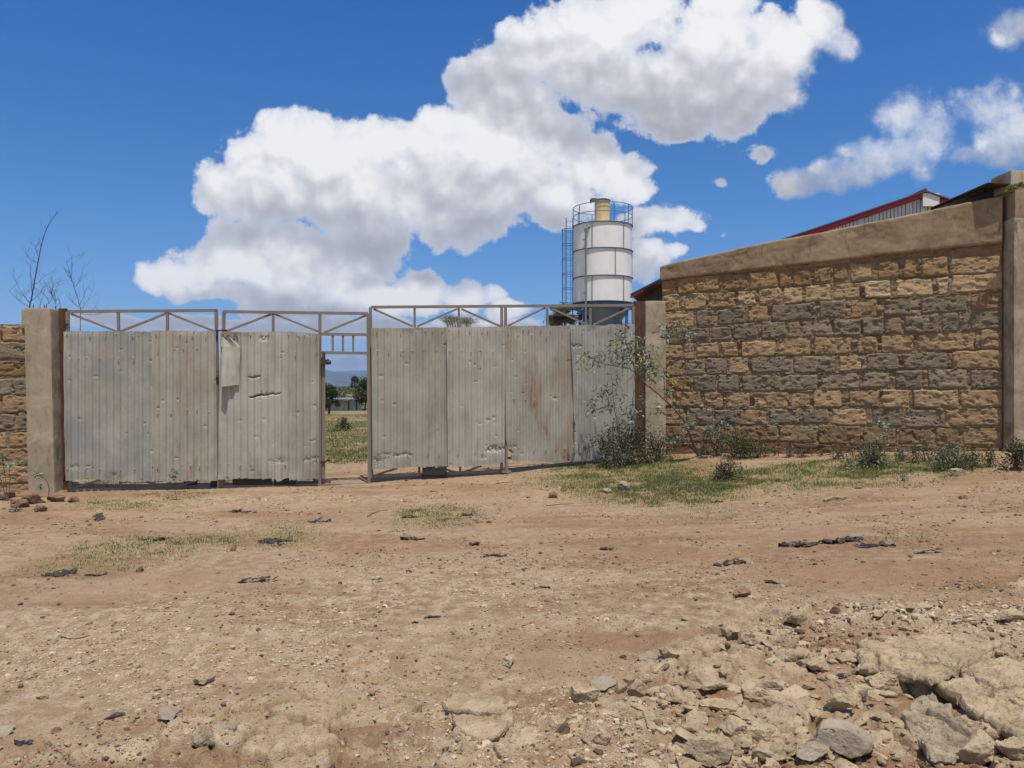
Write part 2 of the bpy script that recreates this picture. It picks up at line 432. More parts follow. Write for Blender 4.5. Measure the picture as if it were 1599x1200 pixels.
def H(x, y, fine=True):
    z = H0(x, y); r = np.hypot(x, y)
    near = 1-sstep(r, 20, 45)
    rk, tr, pale = masks(x, y)
    z = z+near*(0.030*fbm(x*.7, y*.7, octv=3, seed=1)+0.018*tr)
    if fine:
        lump = fbm(x*4.5, y*4.5, octv=5, seed=21, gain=.55)
        z = z+near*0.014*lump*(0.6+1.4*rk+0.4*pale)
        rdg = 1-np.abs(fbm(x*9, y*11, octv=4, seed=23, gain=.6))*2
        z = z+near*0.006*rdg*(0.6+rk)
        # crusted plates with cracks
        wx = x+0.09*fbm(x*4, y*4, octv=3, seed=51); wy = y+0.09*fbm(x*4+9, y*4, octv=3, seed=52)
        f1, f2, cid = voronoi(wx*3.6, wy*4.6, seed=61); e = sstep(f2-f1, 0.02, 0.20)
        g1, g2, cid2 = voronoi(wx*10, wy*12, seed=63); e2 = sstep(g2-g1, 0.02, 0.25)
        pm = np.clip(rk*1.6*(0.25+1.6*fbm(x*1.3, y*1.3, octv=3, seed=53)+0.75*sstep(x, .3, 1.2)), 0, 1)
        z = z+near*pm*(e*(0.012+0.048*cid)-0.012+0.024*e2*cid2+.006*fbm(x*34, y*34, octv=2, seed=29))
        sm = np.clip(pale*1.3*(0.2+1.4*fbm(x*1.9, y*1.9, octv=3, seed=57)), 0, 1)*(1-pm)
        z = z+near*sm*0.012*e2*(0.3+cid2)
        # shallow scoops and soil banked against the gate's right post
        pmc = np.clip(pm*1.3, 0, 1)*e*sstep(cid, .30, .42)*(.45+.55*sstep(g2-g1, .0, .10))
        return z, rk, tr, pale, pmc
    return z
def Hf(x, y): return float(H(np.array([x]), np.array([y]))[0][0])

# ------------------------------------------------------------------ materials
def mat(name, rough=0.8, spec=0.3, metal=0.0):
    m = bpy.data.materials.new(name); m.use_nodes = True
    n = NT(m.node_tree); b = m.node_tree.nodes['Principled BSDF']
    b.inputs['Roughness'].default_value = rough; b.inputs['Metallic'].default_value = metal
    b.inputs['Specular IOR Level'].default_value = spec
    return m, n, b
def pos(n): return n.N.new('ShaderNodeNewGeometry').outputs['Position']
def objc(n): return n.N.new('ShaderNodeTexCoord').outputs['Object']
def attr(n, name): a = n.N.new('ShaderNodeAttribute'); a.attribute_name = name; return a.outputs['Color']

def m_ground():
    m, n, b = mat("dry_earth", 0.95, 0.12)
    p = pos(n); A = n.sep(attr(n, 'mask')); A2 = n.sep(attr(n, 'mask2'))
    rk, gr, pale = A[0], A[1], A[2]; pm, far = A2[0], A2[1]
    n1 = n.noise(p, 1.3, 6, .6); n2 = n.noise(p, 9, 8, .65); n3 = n.noise(p, 60, 5, .7); n4 = n.noise(p, 260, 3, .7)
    c = n.ramp(n1, [(.30, (.240,.162,.098)), (.5, (.305,.215,.133)), (.72, (.36,.265,.17))])
    c = n.mix(n.math('MULTIPLY', n.smooth(n2, .42, .70), .8), c, (.375,.28,.182))
    c = n.mix(n.math('MULTIPLY', n.smooth(A2[2], .52, .30), .75), c, n.mix(1.0, c, (.78,.70,.64), 'MULTIPLY'))
    palec = n.mix(n.smooth(n2, .35, .65), (.35,.275,.185), (.46,.38,.275))
    c = n.mix(n.math('MULTIPLY', n.math('MULTIPLY', pale, .82), n.smooth(n2, .34, .62)), c, palec)
    rockc = n.mix(n.smooth(n.noise(p, 5, 6, .6), .35, .65), (.34,.262,.17), (.48,.385,.265))
    c = n.mix(n.math('MULTIPLY', rk, .35), c, n.mix(1.0, c, (.86,.80,.74), 'MULTIPLY'))
    c = n.mix(pm, c, rockc)
    # red earthy blush
    c = n.mix(n.math('MULTIPLY', n.smooth(n.noise(p, .55, 5, .6), .52, .74), .30), c, (.28,.175,.105))
    # grit: dark and pale specks
    v = n.voro(p, 95); vc = n.voro(p, 95, out='Color')
    spk = n.math('MULTIPLY', n.smooth(v, .42, .28), n.smooth(n.sep(vc)[0], .62, .66))
    c = n.mix(n.math('MULTIPLY', spk, .65), c, n.mix(n.sep(vc)[1], (.17,.11,.075), (.55,.47,.37)))
    v2 = n.voro(p, 38); vc2 = n.voro(p, 38, out='Color')
    spk2 = n.math('MULTIPLY', n.smooth(v2, .36, .22), n.smooth(n.sep(vc2)[0], .80, .83))
    c = n.mix(n.math('MULTIPLY', spk2, .7), c, n.mix(n.sep(vc2)[1], (.15,.10,.075), (.50,.42,.33)))
    c = n.mix(n.math('MULTIPLY', n.smooth(n3, .35, .7), .35), c, n.mix(1.0, c, (.66,.60,.54), 'MULTIPLY'))
    c = n.mix(n.math('MULTIPLY', n4, .25), c, n.mix(1.0, c, (1.3,1.28,1.25), 'MULTIPLY'))
    grc = n.mix(n.smooth(n2, .35, .65), (.155,.155,.055), (.27,.24,.11))
    c = n.mix(n.math('MULTIPLY', gr, .72), c, grc)
    farc = n.mix(n.smooth(n.noise(p, .012, 6, .6), .4, .6), (.10,.115,.05), (.24,.20,.11))
    c = n.mix(far, c, farc)
    n.val(b.inputs['Base Color'], c)
    h = n.math('MULTIPLY_ADD', n2, .9, n.math('MULTIPLY', n3, .35))
    h = n.math('MULTIPLY_ADD', n4, .10, h)
    h = n.math('MULTIPLY_ADD', spk2, .25, n.math('MULTIPLY_ADD', spk, .12, h))
    n.val(b.inputs['Normal'], n.bump(h, 1.0, .028))
    return m
def m_rock(name, dark, light, scale=1.0):
    m, n, b = mat(name, .92, .15); p = pos(n)
    n1 = n.noise(p, 7*scale, 7, .62); n2 = n.noise(p, 40*scale, 6, .7); n3 = n.noise(p, 180*scale, 3, .7)
    c = n.mix(n.smooth(n1, .35, .65), dark, light)
    pits = n.smooth(n.voro(n.vmath('MULTIPLY_ADD', n.noise(p, 30, 2, color=True), (.03,.03,.03), p), 34*scale), .20, .05)
    c = n.mix(n.math('MULTIPLY', n.smooth(n2, .5, .72), .5), c, n.mix(1.0, c, (.62,.56,.50), 'MULTIPLY'))
    c = n.mix(n.math('MULTIPLY', pits, .35), c, n.mix(1.0, c, (.5,.45,.4), 'MULTIPLY'))
    c = n.mix(n.math('MULTIPLY', n3, .3), c, n.mix(1.0, c, (1.3,1.28,1.25), 'MULTIPLY'))
    n.val(b.inputs['Base Color'], c)
    h = n.math('MULTIPLY_ADD', n1, 1.1, n.math('MULTIPLY_ADD', n2, .5, n.math('MULTIPLY', n3, .12)))
    h = n.math('MULTIPLY_ADD', pits, -.25, h)
    n.val(b.inputs['Normal'], n.bump(h, 1.0, .03))
    return m
def m_attr(name, rough=.9, spec=.15, bs=60, bd=.004, var=.35):
    """stone, soil or leaf whose own colour is stored on the mesh"""
    m, n, b = mat(name, rough, spec); p = pos(n); c = attr(n, 'col')
    n2 = n.noise(p, bs, 5, .65)
    c = n.mix(n.math('MULTIPLY', n.smooth(n2, .4, .75), var), c, n.mix(1.0, c, (.55,.5,.45), 'MULTIPLY'))
    n.val(b.inputs['Base Color'], c); n.val(b.inputs['Normal'], n.bump(n2, .8, bd))
    return m
def m_block():
    m, n, b = mat("volcanic_block_masonry", .95, .08); p = pos(n); c = attr(n, 'col')
    ps = n.vmath('MULTIPLY', p, (1, 1, 2.0))
    n1 = n.noise(ps, 6, 6, .65); n2 = n.noise(ps, 26, 8, .72, dist=.6); n3 = n.noise(p, 150, 4, .7)
    c = n.mix(n.math('MULTIPLY', n.smooth(n1, .4, .7), .45), c, n.mix(1.0, c, (1.25,1.22,1.15), 'MULTIPLY'))
    c = n.mix(n.math('MULTIPLY', n.smooth(n2, .50, .74), .7), c, n.mix(1.0, c, (.55,.48,.42), 'MULTIPLY'))
    pits = n.smooth(n.voro(n.vmath('MULTIPLY_ADD', n.noise(p, 20, 2, color=True), (.05,.05,.05), ps), 22), .16, .05)
    c = n.mix(n.math('MULTIPLY', pits, .55), c, (.10,.06,.035))
    c = n.mix(n.math('MULTIPLY', n3, .3), c, n.mix(1.0, c, (1.3,1.28,1.2), 'MULTIPLY'))
    n.val(b.inputs['Base Color'], c)
    h = n.math('MULTIPLY_ADD', n2, .9, n.math('MULTIPLY', n3, .2)); h = n.math('MULTIPLY_ADD', pits, -.5, h)
    n.val(b.inputs['Normal'], n.bump(h, 1.0, .035))
    return m
def m_concrete(name, a, bcol, stain=(.16,.125,.085), st=.5):
    m, n, b = mat(name, .9, .15); p = pos(n)
    n1 = n.noise(p, 2.3, 7, .65, dist=.8); n2 = n.noise(n.vmath('MULTIPLY', p, (1, 1, .35)), 9, 7, .7); n3 = n.noise(p, 90, 4, .7)
    c = n.mix(n.smooth(n1, .35, .65), a, bcol)
    c = n.mix(n.math('MULTIPLY', n.smooth(n2, .52, .70), st), c, stain)
    c = n.mix(n.math('MULTIPLY', n.smooth(n3, .45, .8), .35), c, n.mix(1.0, c, (.6,.56,.5), 'MULTIPLY'))
    pits = n.smooth(n.voro(p, 26), .13, .05)
    c = n.mix(n.math('MULTIPLY', pits, .5), c, stain)
    n.val(b.inputs['Base Color'], c)
    h = n.math('MULTIPLY_ADD', n1, .8, n.math('MULTIPLY_ADD', n2, .5, n.math('MULTIPLY', n3, .12)))
    n.val(b.inputs['Normal'], n.bump(h, .6, .02))
    return m
def m_sheet(name, base=(.36,.335,.30), rust=.3, blue=0.0, seed=0.0):
    m, n, b = mat(name, .55, .35, .15); p = n.vmath('ADD', pos(n), (seed, seed*.7, 0))
    ps = n.vmath('MULTIPLY', p, (1, 1, .22)); pv = n.vmath('MULTIPLY', p, (1, 1, .07))
    n1 = n.noise(p, 1.5, 6, .65); n2 = n.noise(ps, 5, 7, .65); n3 = n.noise(p, 45, 5, .7); n4 = n.noise(pv, 14, 5, .6)
    c = n.mix(n.smooth(n1, .35, .65), base, tuple(x*1.25 for x in base))
    c = n.mix(n.math('MULTIPLY', n.smooth(n4, .46, .72), .18), c, (.25,.22,.175))
    c = n.mix(n.math('MULTIPLY', n.smooth(n4, .50, .34), .12), c, (.44,.42,.37))
    soft = n.math('MULTIPLY', n.smooth(n.noise(n.vmath('MULTIPLY', p, (1, 1, .45)), 2.0, 5, .6), .46, .66), n.math('MULTIPLY_ADD', n4, .8, .35))
    c = n.mix(n.math('MULTIPLY', soft, min(1, rust*1.15)), c, (.30,.205,.125))
    c = n.mix(n.math('MULTIPLY', n.smooth(n2, .66-.2*rust, .86-.2*rust), min(1, .4+rust)), c, (.27,.155,.085))
    c = n.mix(n.math('MULTIPLY', n.smooth(n3, .52, .78), .30), c, (.19,.16,.12))
    drk = n.math('MULTIPLY', n.smooth(n.noise(n.vmath('MULTIPLY', p, (1, 1, .3)), 3.4, 6, .65), .50, .70), .40)
    c = n.mix(drk, c, (.20,.185,.15))
    if blue: c = n.mix(n.math('MULTIPLY', n.smooth(n.noise(p, 2.2, 5, .6), .45, .6), blue), c, (.27,.29,.29))
    n.val(b.inputs['Base Color'], c)
    n.val(b.inputs['Roughness'], n.math('MULTIPLY_ADD', n2, .4, .42))
    n.val(b.inputs['Normal'], n.bump(n.math('MULTIPLY_ADD', n3, .25, n1), .4, .01))
    return m
def m_paint(name, col, rough=.5, dirt=(.2,.17,.13), da=.3, metal=0.0, bump=.2, scale=1.0):
    m, n, b = mat(name, rough, .4, metal); p = pos(n)
    n1 = n.noise(n.vmath('MULTIPLY', p, (1, 1, .4)), 3*scale, 7, .65); n2 = n.noise(p, 40*scale, 5, .7)
    c = n.mix(n.math('MULTIPLY', n.smooth(n1, .45, .72), da), col, dirt)
    c = n.mix(n.math('MULTIPLY', n.smooth(n2, .5, .8), da), c, tuple(x*.6 for x in col))
    n.val(b.inputs['Base Color'], c); n.val(b.inputs['Normal'], n.bump(n2, bump, .004))
    return m
def m_rust(name, a=(.085,.042,.026), c2=(.17,.082,.045)):
    m, n, b = mat(name, .85, .2, .1); p = pos(n)
    n1 = n.noise(n.vmath('MULTIPLY', p, (1, 1, .5)), 9, 7, .7); n2 = n.noise(p, 70, 5, .7)
    c = n.mix(n.smooth(n1, .35, .65), a, c2); c = n.mix(n.math('MULTIPLY', n.smooth(n2, .4, .7), .6), c, (.06,.035,.028))
    n.val(b.inputs['Base Color'], c); n.val(b.inputs['Normal'], n.bump(n2, .7, .01))
    return m
def m_leaf(name):
    m, n, b = mat(name, .55, .35); c = attr(n, 'col'); n.val(b.inputs['Base Color'], c)
    tr = n.N.new('ShaderNodeBsdfTranslucent'); mx = n.N.new('ShaderNodeMixShader'); mx.inputs[0].default_value = .22
    n.val(tr.inputs[0], c); o = n.N['Material Output']
    n.L.new(b.outputs[0], mx.inputs[1]); n.L.new(tr.outputs[0], mx.inputs[2]); n.L.new(mx.outputs[0], o.inputs[0])
    return m
M = dict(
 ground=m_ground(), block=m_block(), pebble=m_attr('loose_gravel'), leaf=m_leaf('leaf_surface'),
 rock_tan=m_rock('tan_calcrete', (.33,.255,.165), (.48,.385,.26)),
 rock_grey=m_rock('grey_weathered_rock', (.27,.22,.15), (.41,.345,.245)),
 rock_brown=m_rock('brown_rock', (.16,.10,.07), (.30,.20,.135)),
 rock_dark=m_rock('dark_slate', (.10,.09,.08), (.19,.17,.15)),
 rock_smooth=m_rock('grey_smooth_rock', (.25,.21,.16), (.36,.305,.235), .5),
 conc=m_concrete('post_concrete', (.33,.28,.20), (.46,.395,.295), (.165,.135,.095), .65),
 conc2=m_concrete('coping_concrete', (.25,.185,.115), (.37,.285,.185), (.12,.085,.055), .6),
 conc3=m_concrete('pillar_concrete', (.28,.225,.15), (.45,.38,.28), (.14,.10,.065), .6),
 frame=m_paint('bare_steel_frame', (.235,.205,.165), .6, (.20,.13,.09), .5, .1),
 rust=m_rust('rusted_steel'),
 dark=m_paint('dark_steel_and_shade', (.035,.032,.03), .6, (.09,.07,.05), .3),  # also paints the shade under the gate and the lean-to roof
 plastic=m_paint('black_plastic_film', (.022,.024,.028), .45, (.17,.135,.10), .6, 0, .6, 3),
 bark=m_paint('plant_stem', (.15,.11,.075), .8, (.10,.08,.05), .4),
 palebark=m_paint('pale_branch', (.32,.25,.17), .8, (.2,.15,.1), .4),
 twig=m_paint('dark_twig', (.07,.055,.045), .8, (.04,.03,.03), .4),
)

# ================================================================== THE SETTING
# ---- ground: one sheet, fine in front, coarse to the horizon
def build_ground():
    ox, oy = 0.0, -0.6
    th = np.concatenate([np.linspace(-180, -52, 60, endpoint=False), np.linspace(-52, 52, 1150, endpoint=False), np.linspace(52, 180, 60, endpoint=False)])
    rr = np.concatenate([np.linspace(.15, 2.6, 22, endpoint=False), np.geomspace(2.6, 17.5, 640, endpoint=False), np.geomspace(17.5, 70, 130, endpoint=False), np.geomspace(70, 14000, 90)])
    T, Rr = np.meshgrid(R(1)*th, rr, indexing='ij')
    X = ox+Rr*np.sin(T); Y = oy+Rr*np.cos(T)
    x, y = X.ravel(), Y.ravel()
    z, rk, tr, pale, pm = H(x, y)
    gr = grassness(x, y)
    r = np.hypot(x, y); far = sstep(r, 45, 130)
    far_n = sstep(r, 150, 600)
    z = z+far_n*3.0*fbm(x*.004, y*.004, octv=4, seed=77)
    na, nr = T.shape
    idx = np.arange(na*nr).reshape(na, nr); nx = np.roll(idx, -1, axis=0)
    q = np.stack([idx[:, :-1], nx[:, :-1], nx[:, 1:], idx[:, 1:]], -1).reshape(-1, 4)[:, ::-1]
    V = np.stack([x, y, z], 1)
    V = np.concatenate([V, [[ox, oy, float(H(np.array([ox]), np.array([oy]))[0][0])]]])
    c = len(V)-1; tri = np.stack([idx[:, 0], nx[:, 0], np.full(na, c)], 1)
    app = lambda a: np.append(a, 0)
    o = np_mesh("ground", V, [q, tri], M['ground'], attr={
        'mask': np.stack([app(rk), app(gr), app(pale)], 1), 'mask2': np.stack([app(pm), app(far), app(np.clip(.5+.5*tr+.35*fbm(x*.8, y*1.6, octv=4, seed=47), 0, 1))], 1)})
    tag(o, kind='structure')
build_ground()

def hills(name, dist, base, amp, seed, thick, col, width=80):
    a = np.linspace(R(-width), R(width), 400); d = np.linspace(0, 1, 14)
    A, D = np.meshgrid(a, d, indexing='ij')
    prof = np.sin(D*math.pi)**.8
    ridge = 0.55+0.45*fbm(A*7+seed, A*0+seed, octv=5, seed=seed)
    z = base-20+(20+amp*ridge)*prof*(1+.18*fbm(A*40, D*4, octv=3, seed=seed+3))
    Rr = dist+thick*(D-.5)
    V = np.stack([(Rr*np.sin(A)).ravel(), (Rr*np.cos(A)).ravel(), z.ravel()], 1)
    idx = np.arange(400*14).reshape(400, 14)
    q = np.stack([idx[:-1, :-1], idx[:-1, 1:], idx[1:, 1:], idx[1:, :-1]], -1).reshape(-1, 4)
    m, n, b = mat(name+"_scrub", .95, .1); p = pos(n)
    n.val(b.inputs['Base Color'], n.mix(n.smooth(n.noise(p, .002, 7, .6), .4, .6), col, tuple(x*1.7 for x in col)))
    tag(np_mesh(name, V, q, m, smooth=True), kind='structure')
hills("hills", 7600, -60, 150, 5, 2200, (.05,.06,.035))
hills("far_hills", 11500, -60, 330, 9, 2600, (.05,.06,.04))

# ---- base shapes for stones
import bmesh
def ico(sub):
    bm = bmesh.new(); bmesh.ops.create_icosphere(bm, subdivisions=sub, radius=1.0)
    V = np.array([v.co[:] for v in bm.verts]); Fc = np.array([[v.index for v in f.verts] for f in bm.faces]); bm.free()
    return V, Fc
ICO = {k: ico(k) for k in (1, 2, 3, 4, 5)}
def stone_shape(sub, seed, cuts=9, rough=.06, flat=1.0):
    g = np.random.default_rng(seed); V, Fc = ICO[sub]; V = V.copy()
    for k in range(cuts):
        n = g.normal(size=3); n /= np.linalg.norm(n); d = g.uniform(.45, .85)
        e = V@n-d; V -= np.clip(e, 0, None)[:, None]*n
    nn = V/np.linalg.norm(V, axis=1, keepdims=True)
    s = fbm(V[:, 0]*2.2+seed*3.1, V[:, 1]*2.2+seed, V[:, 2]*2.2, 5, seed, .6)
    V = V+nn*(rough*s)[:, None]*2.2
    s2 = fbm(V[:, 0]*9+seed, V[:, 1]*9, V[:, 2]*9, 3, seed+4, .6)
    V = V+nn*(rough*.6*s2)[:, None]
    V /= np.abs(V).max(axis=0)
    V[:, 2] *= flat
    return V, Fc

# ---- gravel and grit that nobody could count
def build_gravel():
    g = np.random.default_rng(11); shapes = [stone_shape(1, 300+k, 5, .05) for k in range(8)]
    N = 140000
    th = g.uniform(-50, 50, N)*R(1); r = 2.2*(15.5/2.2)**(g.uniform(0, 1, N)**.8)
    x = r*np.sin(th); y = r*np.cos(th)
    rk, tr, pale = masks(x, y); gr = grassness(x, y)
    cl = fbm(x*1.6, y*2.0, octv=4, seed=91)
    pr = np.clip(.12+1.2*cl+.45*rk*(.3+.7*sstep(x, -.8, .8))+.45*pale-.4*gr, .03, 1)*np.where(y > 12.3, .4, 1)
    keep = g.uniform(size=N) < pr; x, y, rk, pale = x[keep], y[keep], rk[keep], pale[keep]; n = len(x)
    size = np.exp(g.normal(math.log(.0055), .50, n))*(.72+.5*rk*sstep(x, -.8, .8)+.07*np.hypot(x, y)); size = np.clip(size, .002, .028)
    z = H(x, y)[0]
    Vs, Fs, Cs = [], [], []; off = 0
    pal = np.array([(.17,.11,.07), (.24,.165,.10), (.31,.23,.145), (.39,.31,.21), (.47,.39,.28), (.10,.07,.05)])
    pick = np.clip((g.uniform(size=n)*3.2+pale*1.8+rk*.6).astype(int), 0, 4); pick = np.where(g.uniform(size=n) < .20*(1-.6*pale), 5, pick)
    a = g.uniform(0, 2*math.pi, n); ca, sa = np.cos(a), np.sin(a)
    sx, sy, sz = size*g.uniform(.7, 1.3, n), size*g.uniform(.6, 1.1, n), size*g.uniform(.4, .8, n)
    for k, (V, Fc) in enumerate(shapes):
        m = np.arange(n) % 8 == k; c = m.sum()
        P = V[None]*np.stack([sx[m], sy[m], sz[m]], 1)[:, None, :]
        X = P[..., 0]*ca[m][:, None]-P[..., 1]*sa[m][:, None]+x[m][:, None]
        Y = P[..., 0]*sa[m][:, None]+P[..., 1]*ca[m][:, None]+y[m][:, None]
        Z = P[..., 2]+(z[m]+sz[m]*.25)[:, None]
        Vs.append(np.stack([X, Y, Z], -1).reshape(-1, 3))
        Fs.append((Fc[None]+(np.arange(c)*len(V))[:, None, None]+off).reshape(-1, 3)); off += c*len(V)
        Cs.append(np.repeat(pal[pick[m]]*g.uniform(.8, 1.2, (c, 1)), len(V), axis=0))
    o = np_mesh("gravel", np.concatenate(Vs), np.concatenate(Fs), M['pebble'], smooth=False, attr={'col': np.concatenate(Cs)})
    tag(o, 'loose gravel and grit scattered over the dirt road', 'gravel', kind='stuff')
build_gravel()

# ---- low grass
def build_grass():
    g = np.random.default_rng(5); Xs = []; Ys = []
    for (cx, cy, rx, ry, s) in GRASS:
        n = int(90000*rx*ry*s); n = min(n, 75000)
        Xs.append(cx+rx*1.15*g.uniform(-1, 1, n)); Ys.append(cy+ry*1.15*g.uniform(-1, 1, n))
    n = 90000; yy = 15.4*(60/15.4)**g.uniform(0, 1, n); uu = g.uniform(470, 620, n)
    Xs.append((uu-800)/F*yy); Ys.append(yy)
    x = np.concatenate(Xs); y = np.concatenate(Ys)
    gr = grassness(x, y); clump = sstep(fbm(x*6, y*6, octv=3, seed=95), -.15, .35)
    keep = g.uniform(size=len(x)) < np.clip(gr*1.1, 0, 1)*(.25+.75*clump); x, y = x[keep], y[keep]; gr = gr[keep]; n = len(x)
    z = H(x, y)[0]-.004
    hgt = g.uniform(.012, .042, n)*(.6+.7*gr)*np.where(y > 15, 1.7, 1); wd = g.uniform(.002, .005, n)*np.where(y > 15, 2.2, 1)
    a = g.uniform(0, 2*math.pi, n); lean = g.uniform(.1, 1.1, n)*hgt; la = g.uniform(0, 2*math.pi, n)
    dx, dy = np.cos(a)*wd, np.sin(a)*wd; lx, ly = np.cos(la)*lean, np.sin(la)*lean
    V = np.stack([np.stack([x-dx, y-dy, z], 1), np.stack([x+dx, y+dy, z], 1),
                  np.stack([x+dx*.7+lx*.45, y+dy*.7+ly*.45, z+hgt*.62], 1), np.stack([x-dx*.7+lx*.45, y-dy*.7+ly*.45, z+hgt*.62], 1),
                  np.stack([x+lx, y+ly, z+hgt], 1)], 1).reshape(-1, 3)
    b = (np.arange(n)*5)[:, None]
    q = b+np.array([[0, 1, 2, 3]]); t = b+np.array([[3, 2, 4]])
    pal = np.array([(.125,.155,.045), (.17,.19,.06), (.25,.235,.095), (.36,.31,.16), (.10,.135,.04)])
    w_ = np.clip(g.uniform(size=n)+.38*np.where(x < 0, 1, .6)*np.where(y > 15, 0, 1), 0, .999); ci = np.where(w_ < .26, 0, np.where(w_ < .52, 1, np.where(w_ < .74, 2, np.where(w_ < .88, 3, 4))))
    c = np.repeat(pal[ci]*g.uniform(.75, 1.25, (n, 1)), 5, axis=0)
    o = np_mesh("grass", V, [q, t], M['leaf'], attr={'col': c})
    tag(o, 'short green and straw coloured grass growing on the dirt', 'grass', kind='stuff')
build_grass()

# ================================================================== WALLS
def block_wall(name, A, B, off, s_len, z0f, z1f, courses, palette, res=.012, parent=None, seed=0, thick=.24):
    """rough masonry face as a real relief: courses = list of (zbottom(s), ztop(s), [(s0, s1, kind), ...])"""
    A = np.array(A, float); B = np.array(B, float); d = B-A; d /= np.linalg.norm(d); nrm = np.array([d[1], -d[0]])
    ns = int(s_len/res)+1; hmax = 3.9; nz = int(hmax/res)+1
    s = np.linspace(0, s_len, ns); t = np.linspace(0, 1, nz)
    S, T = np.meshgrid(s, t, indexing='ij'); Z = z0f(S)*(1-T)+z1f(S)*T
    ws = S+.026*fbm(S*6, Z*7, octv=5, seed=seed+1, gain=.55); wz = Z+.022*fbm(S*5+4, Z*8, octv=5, seed=seed+2, gain=.6)
    relief = np.full(S.shape, -1.0); C = np.zeros(S.shape+(3,)); g = np.random.default_rng(seed+9)
    joint = np.array((.295,.225,.148)); C[:] = joint
    C += (0.35*fbm(S*5, Z*9, octv=4, seed=seed+8))[..., None]*joint
    for (zb, zt, blocks) in courses:
        b0, b1 = zb(ws), zt(ws)
        row = (wz > b0) & (wz < b1)
        for (s0, s1, kind) in blocks:
            r0_, r1_ = g.uniform(-.016, .010), g.uniform(-.010, .016); m = (wz > b0-r0_) & (wz < b1-r1_) & (ws > s0) & (ws < s1)
            e = np.minimum(np.minimum(wz-b0+r0_, b1-r1_-wz), np.minimum(ws-s0, s1-ws)*.9)
            e = np.where(m, e, 0)
            jo = g.uniform(-.004, .007); prof = sstep(e, jo, jo+.022)
            # rough hewn face: broken ridges and pits
            hew = fbm(S*9+g.uniform(0, 99), Z*15, octv=5, seed=int(g.integers(1e6)), gain=.6)
            tilt = g.uniform(-.012, .012)*(wz-b0)/.28
            val = prof*(.022+.009*g.uniform()+.014*hew+tilt*.7-.016*sstep(fbm(S*13, Z*17, octv=3, seed=int(g.integers(1e6))), .22, .42))+(prof-1)*0
            relief = np.where(m, np.where(prof > .02, val, relief), relief)
            pc = palette[kind]; col = np.array(pc[int(g.integers(len(pc)))])*g.uniform(.88, 1.12)
            mixf = (sstep(prof, .25, .75)*m)[..., None]
            C = C*(1-mixf)+mixf*col*(1+.18*hew[..., None])
    jn = .014*fbm(S*8, Z*14, octv=5, seed=seed+3, gain=.6)+.014-.035*sstep(fbm(S*4, Z*12, octv=4, seed=seed+13), .18, .40)
    lump = sstep(vnoise(S*11, Z*14, seed=seed+6), .35, .75)*.022          # mortar squeezed out of the joints
    relief = np.where(relief < -.5, jn+lump, relief)
    relief = np.maximum(relief, jn*.8-.02)
    relief += .012*fbm(S*1.5, Z*1.5, octv=3, seed=seed+4)
    px = A[0]+d[0]*S+nrm[0]*(relief+off); py = A[1]+d[1]*S+nrm[1]*(relief+off)
    V = np.stack([px.ravel(), py.ravel(), Z.ravel()], 1)
    idx = np.arange(ns*nz).reshape(ns, nz)
    q = np.stack([idx[:-1, :-1], idx[1:, :-1], idx[1:, 1:], idx[:-1, 1:]], -1).reshape(-1, 4)
    # back face, top and ends close the body
    k = len(V); back = []
    loop = list(idx[:, 0])+list(idx[-1, 1:])+list(idx[-2::-1, -1])+list(idx[0, -2:0:-1])
    P = V[loop]; Pb = P.copy(); Pb[:, 0] = (A[0]+d[0]*0+0*P[:, 0])+((P[:, :2]-A)@d)*d[0]-nrm[0]*thick; Pb[:, 1] = A[1]+((P[:, :2]-A)@d)*d[1]-nrm[1]*thick
    n = len(loop); li = np.array(loop); bi = np.arange(n)+k
    sd = np.stack([li, np.roll(li, -1), np.roll(bi, -1), bi], 1)[:, ::-1]
    V = np.concatenate([V, Pb]); Cc = np.concatenate([C.reshape(-1, 3), np.tile(joint, (n, 1))])
    # back as a strip between bottom and top rows
    nb = ns; bot = bi[:ns]; top = bi[ns+nz-2:ns+nz-2+ns][::-1]
    bk = np.stack([bot[:-1], top[:-1], top[1:], bot[1:]], 1)
    return np_mesh(name, V, [np.concatenate([q, sd, bk])], M['block'], parent, True, attr={'col': np.clip(Cc, .02, .8)})

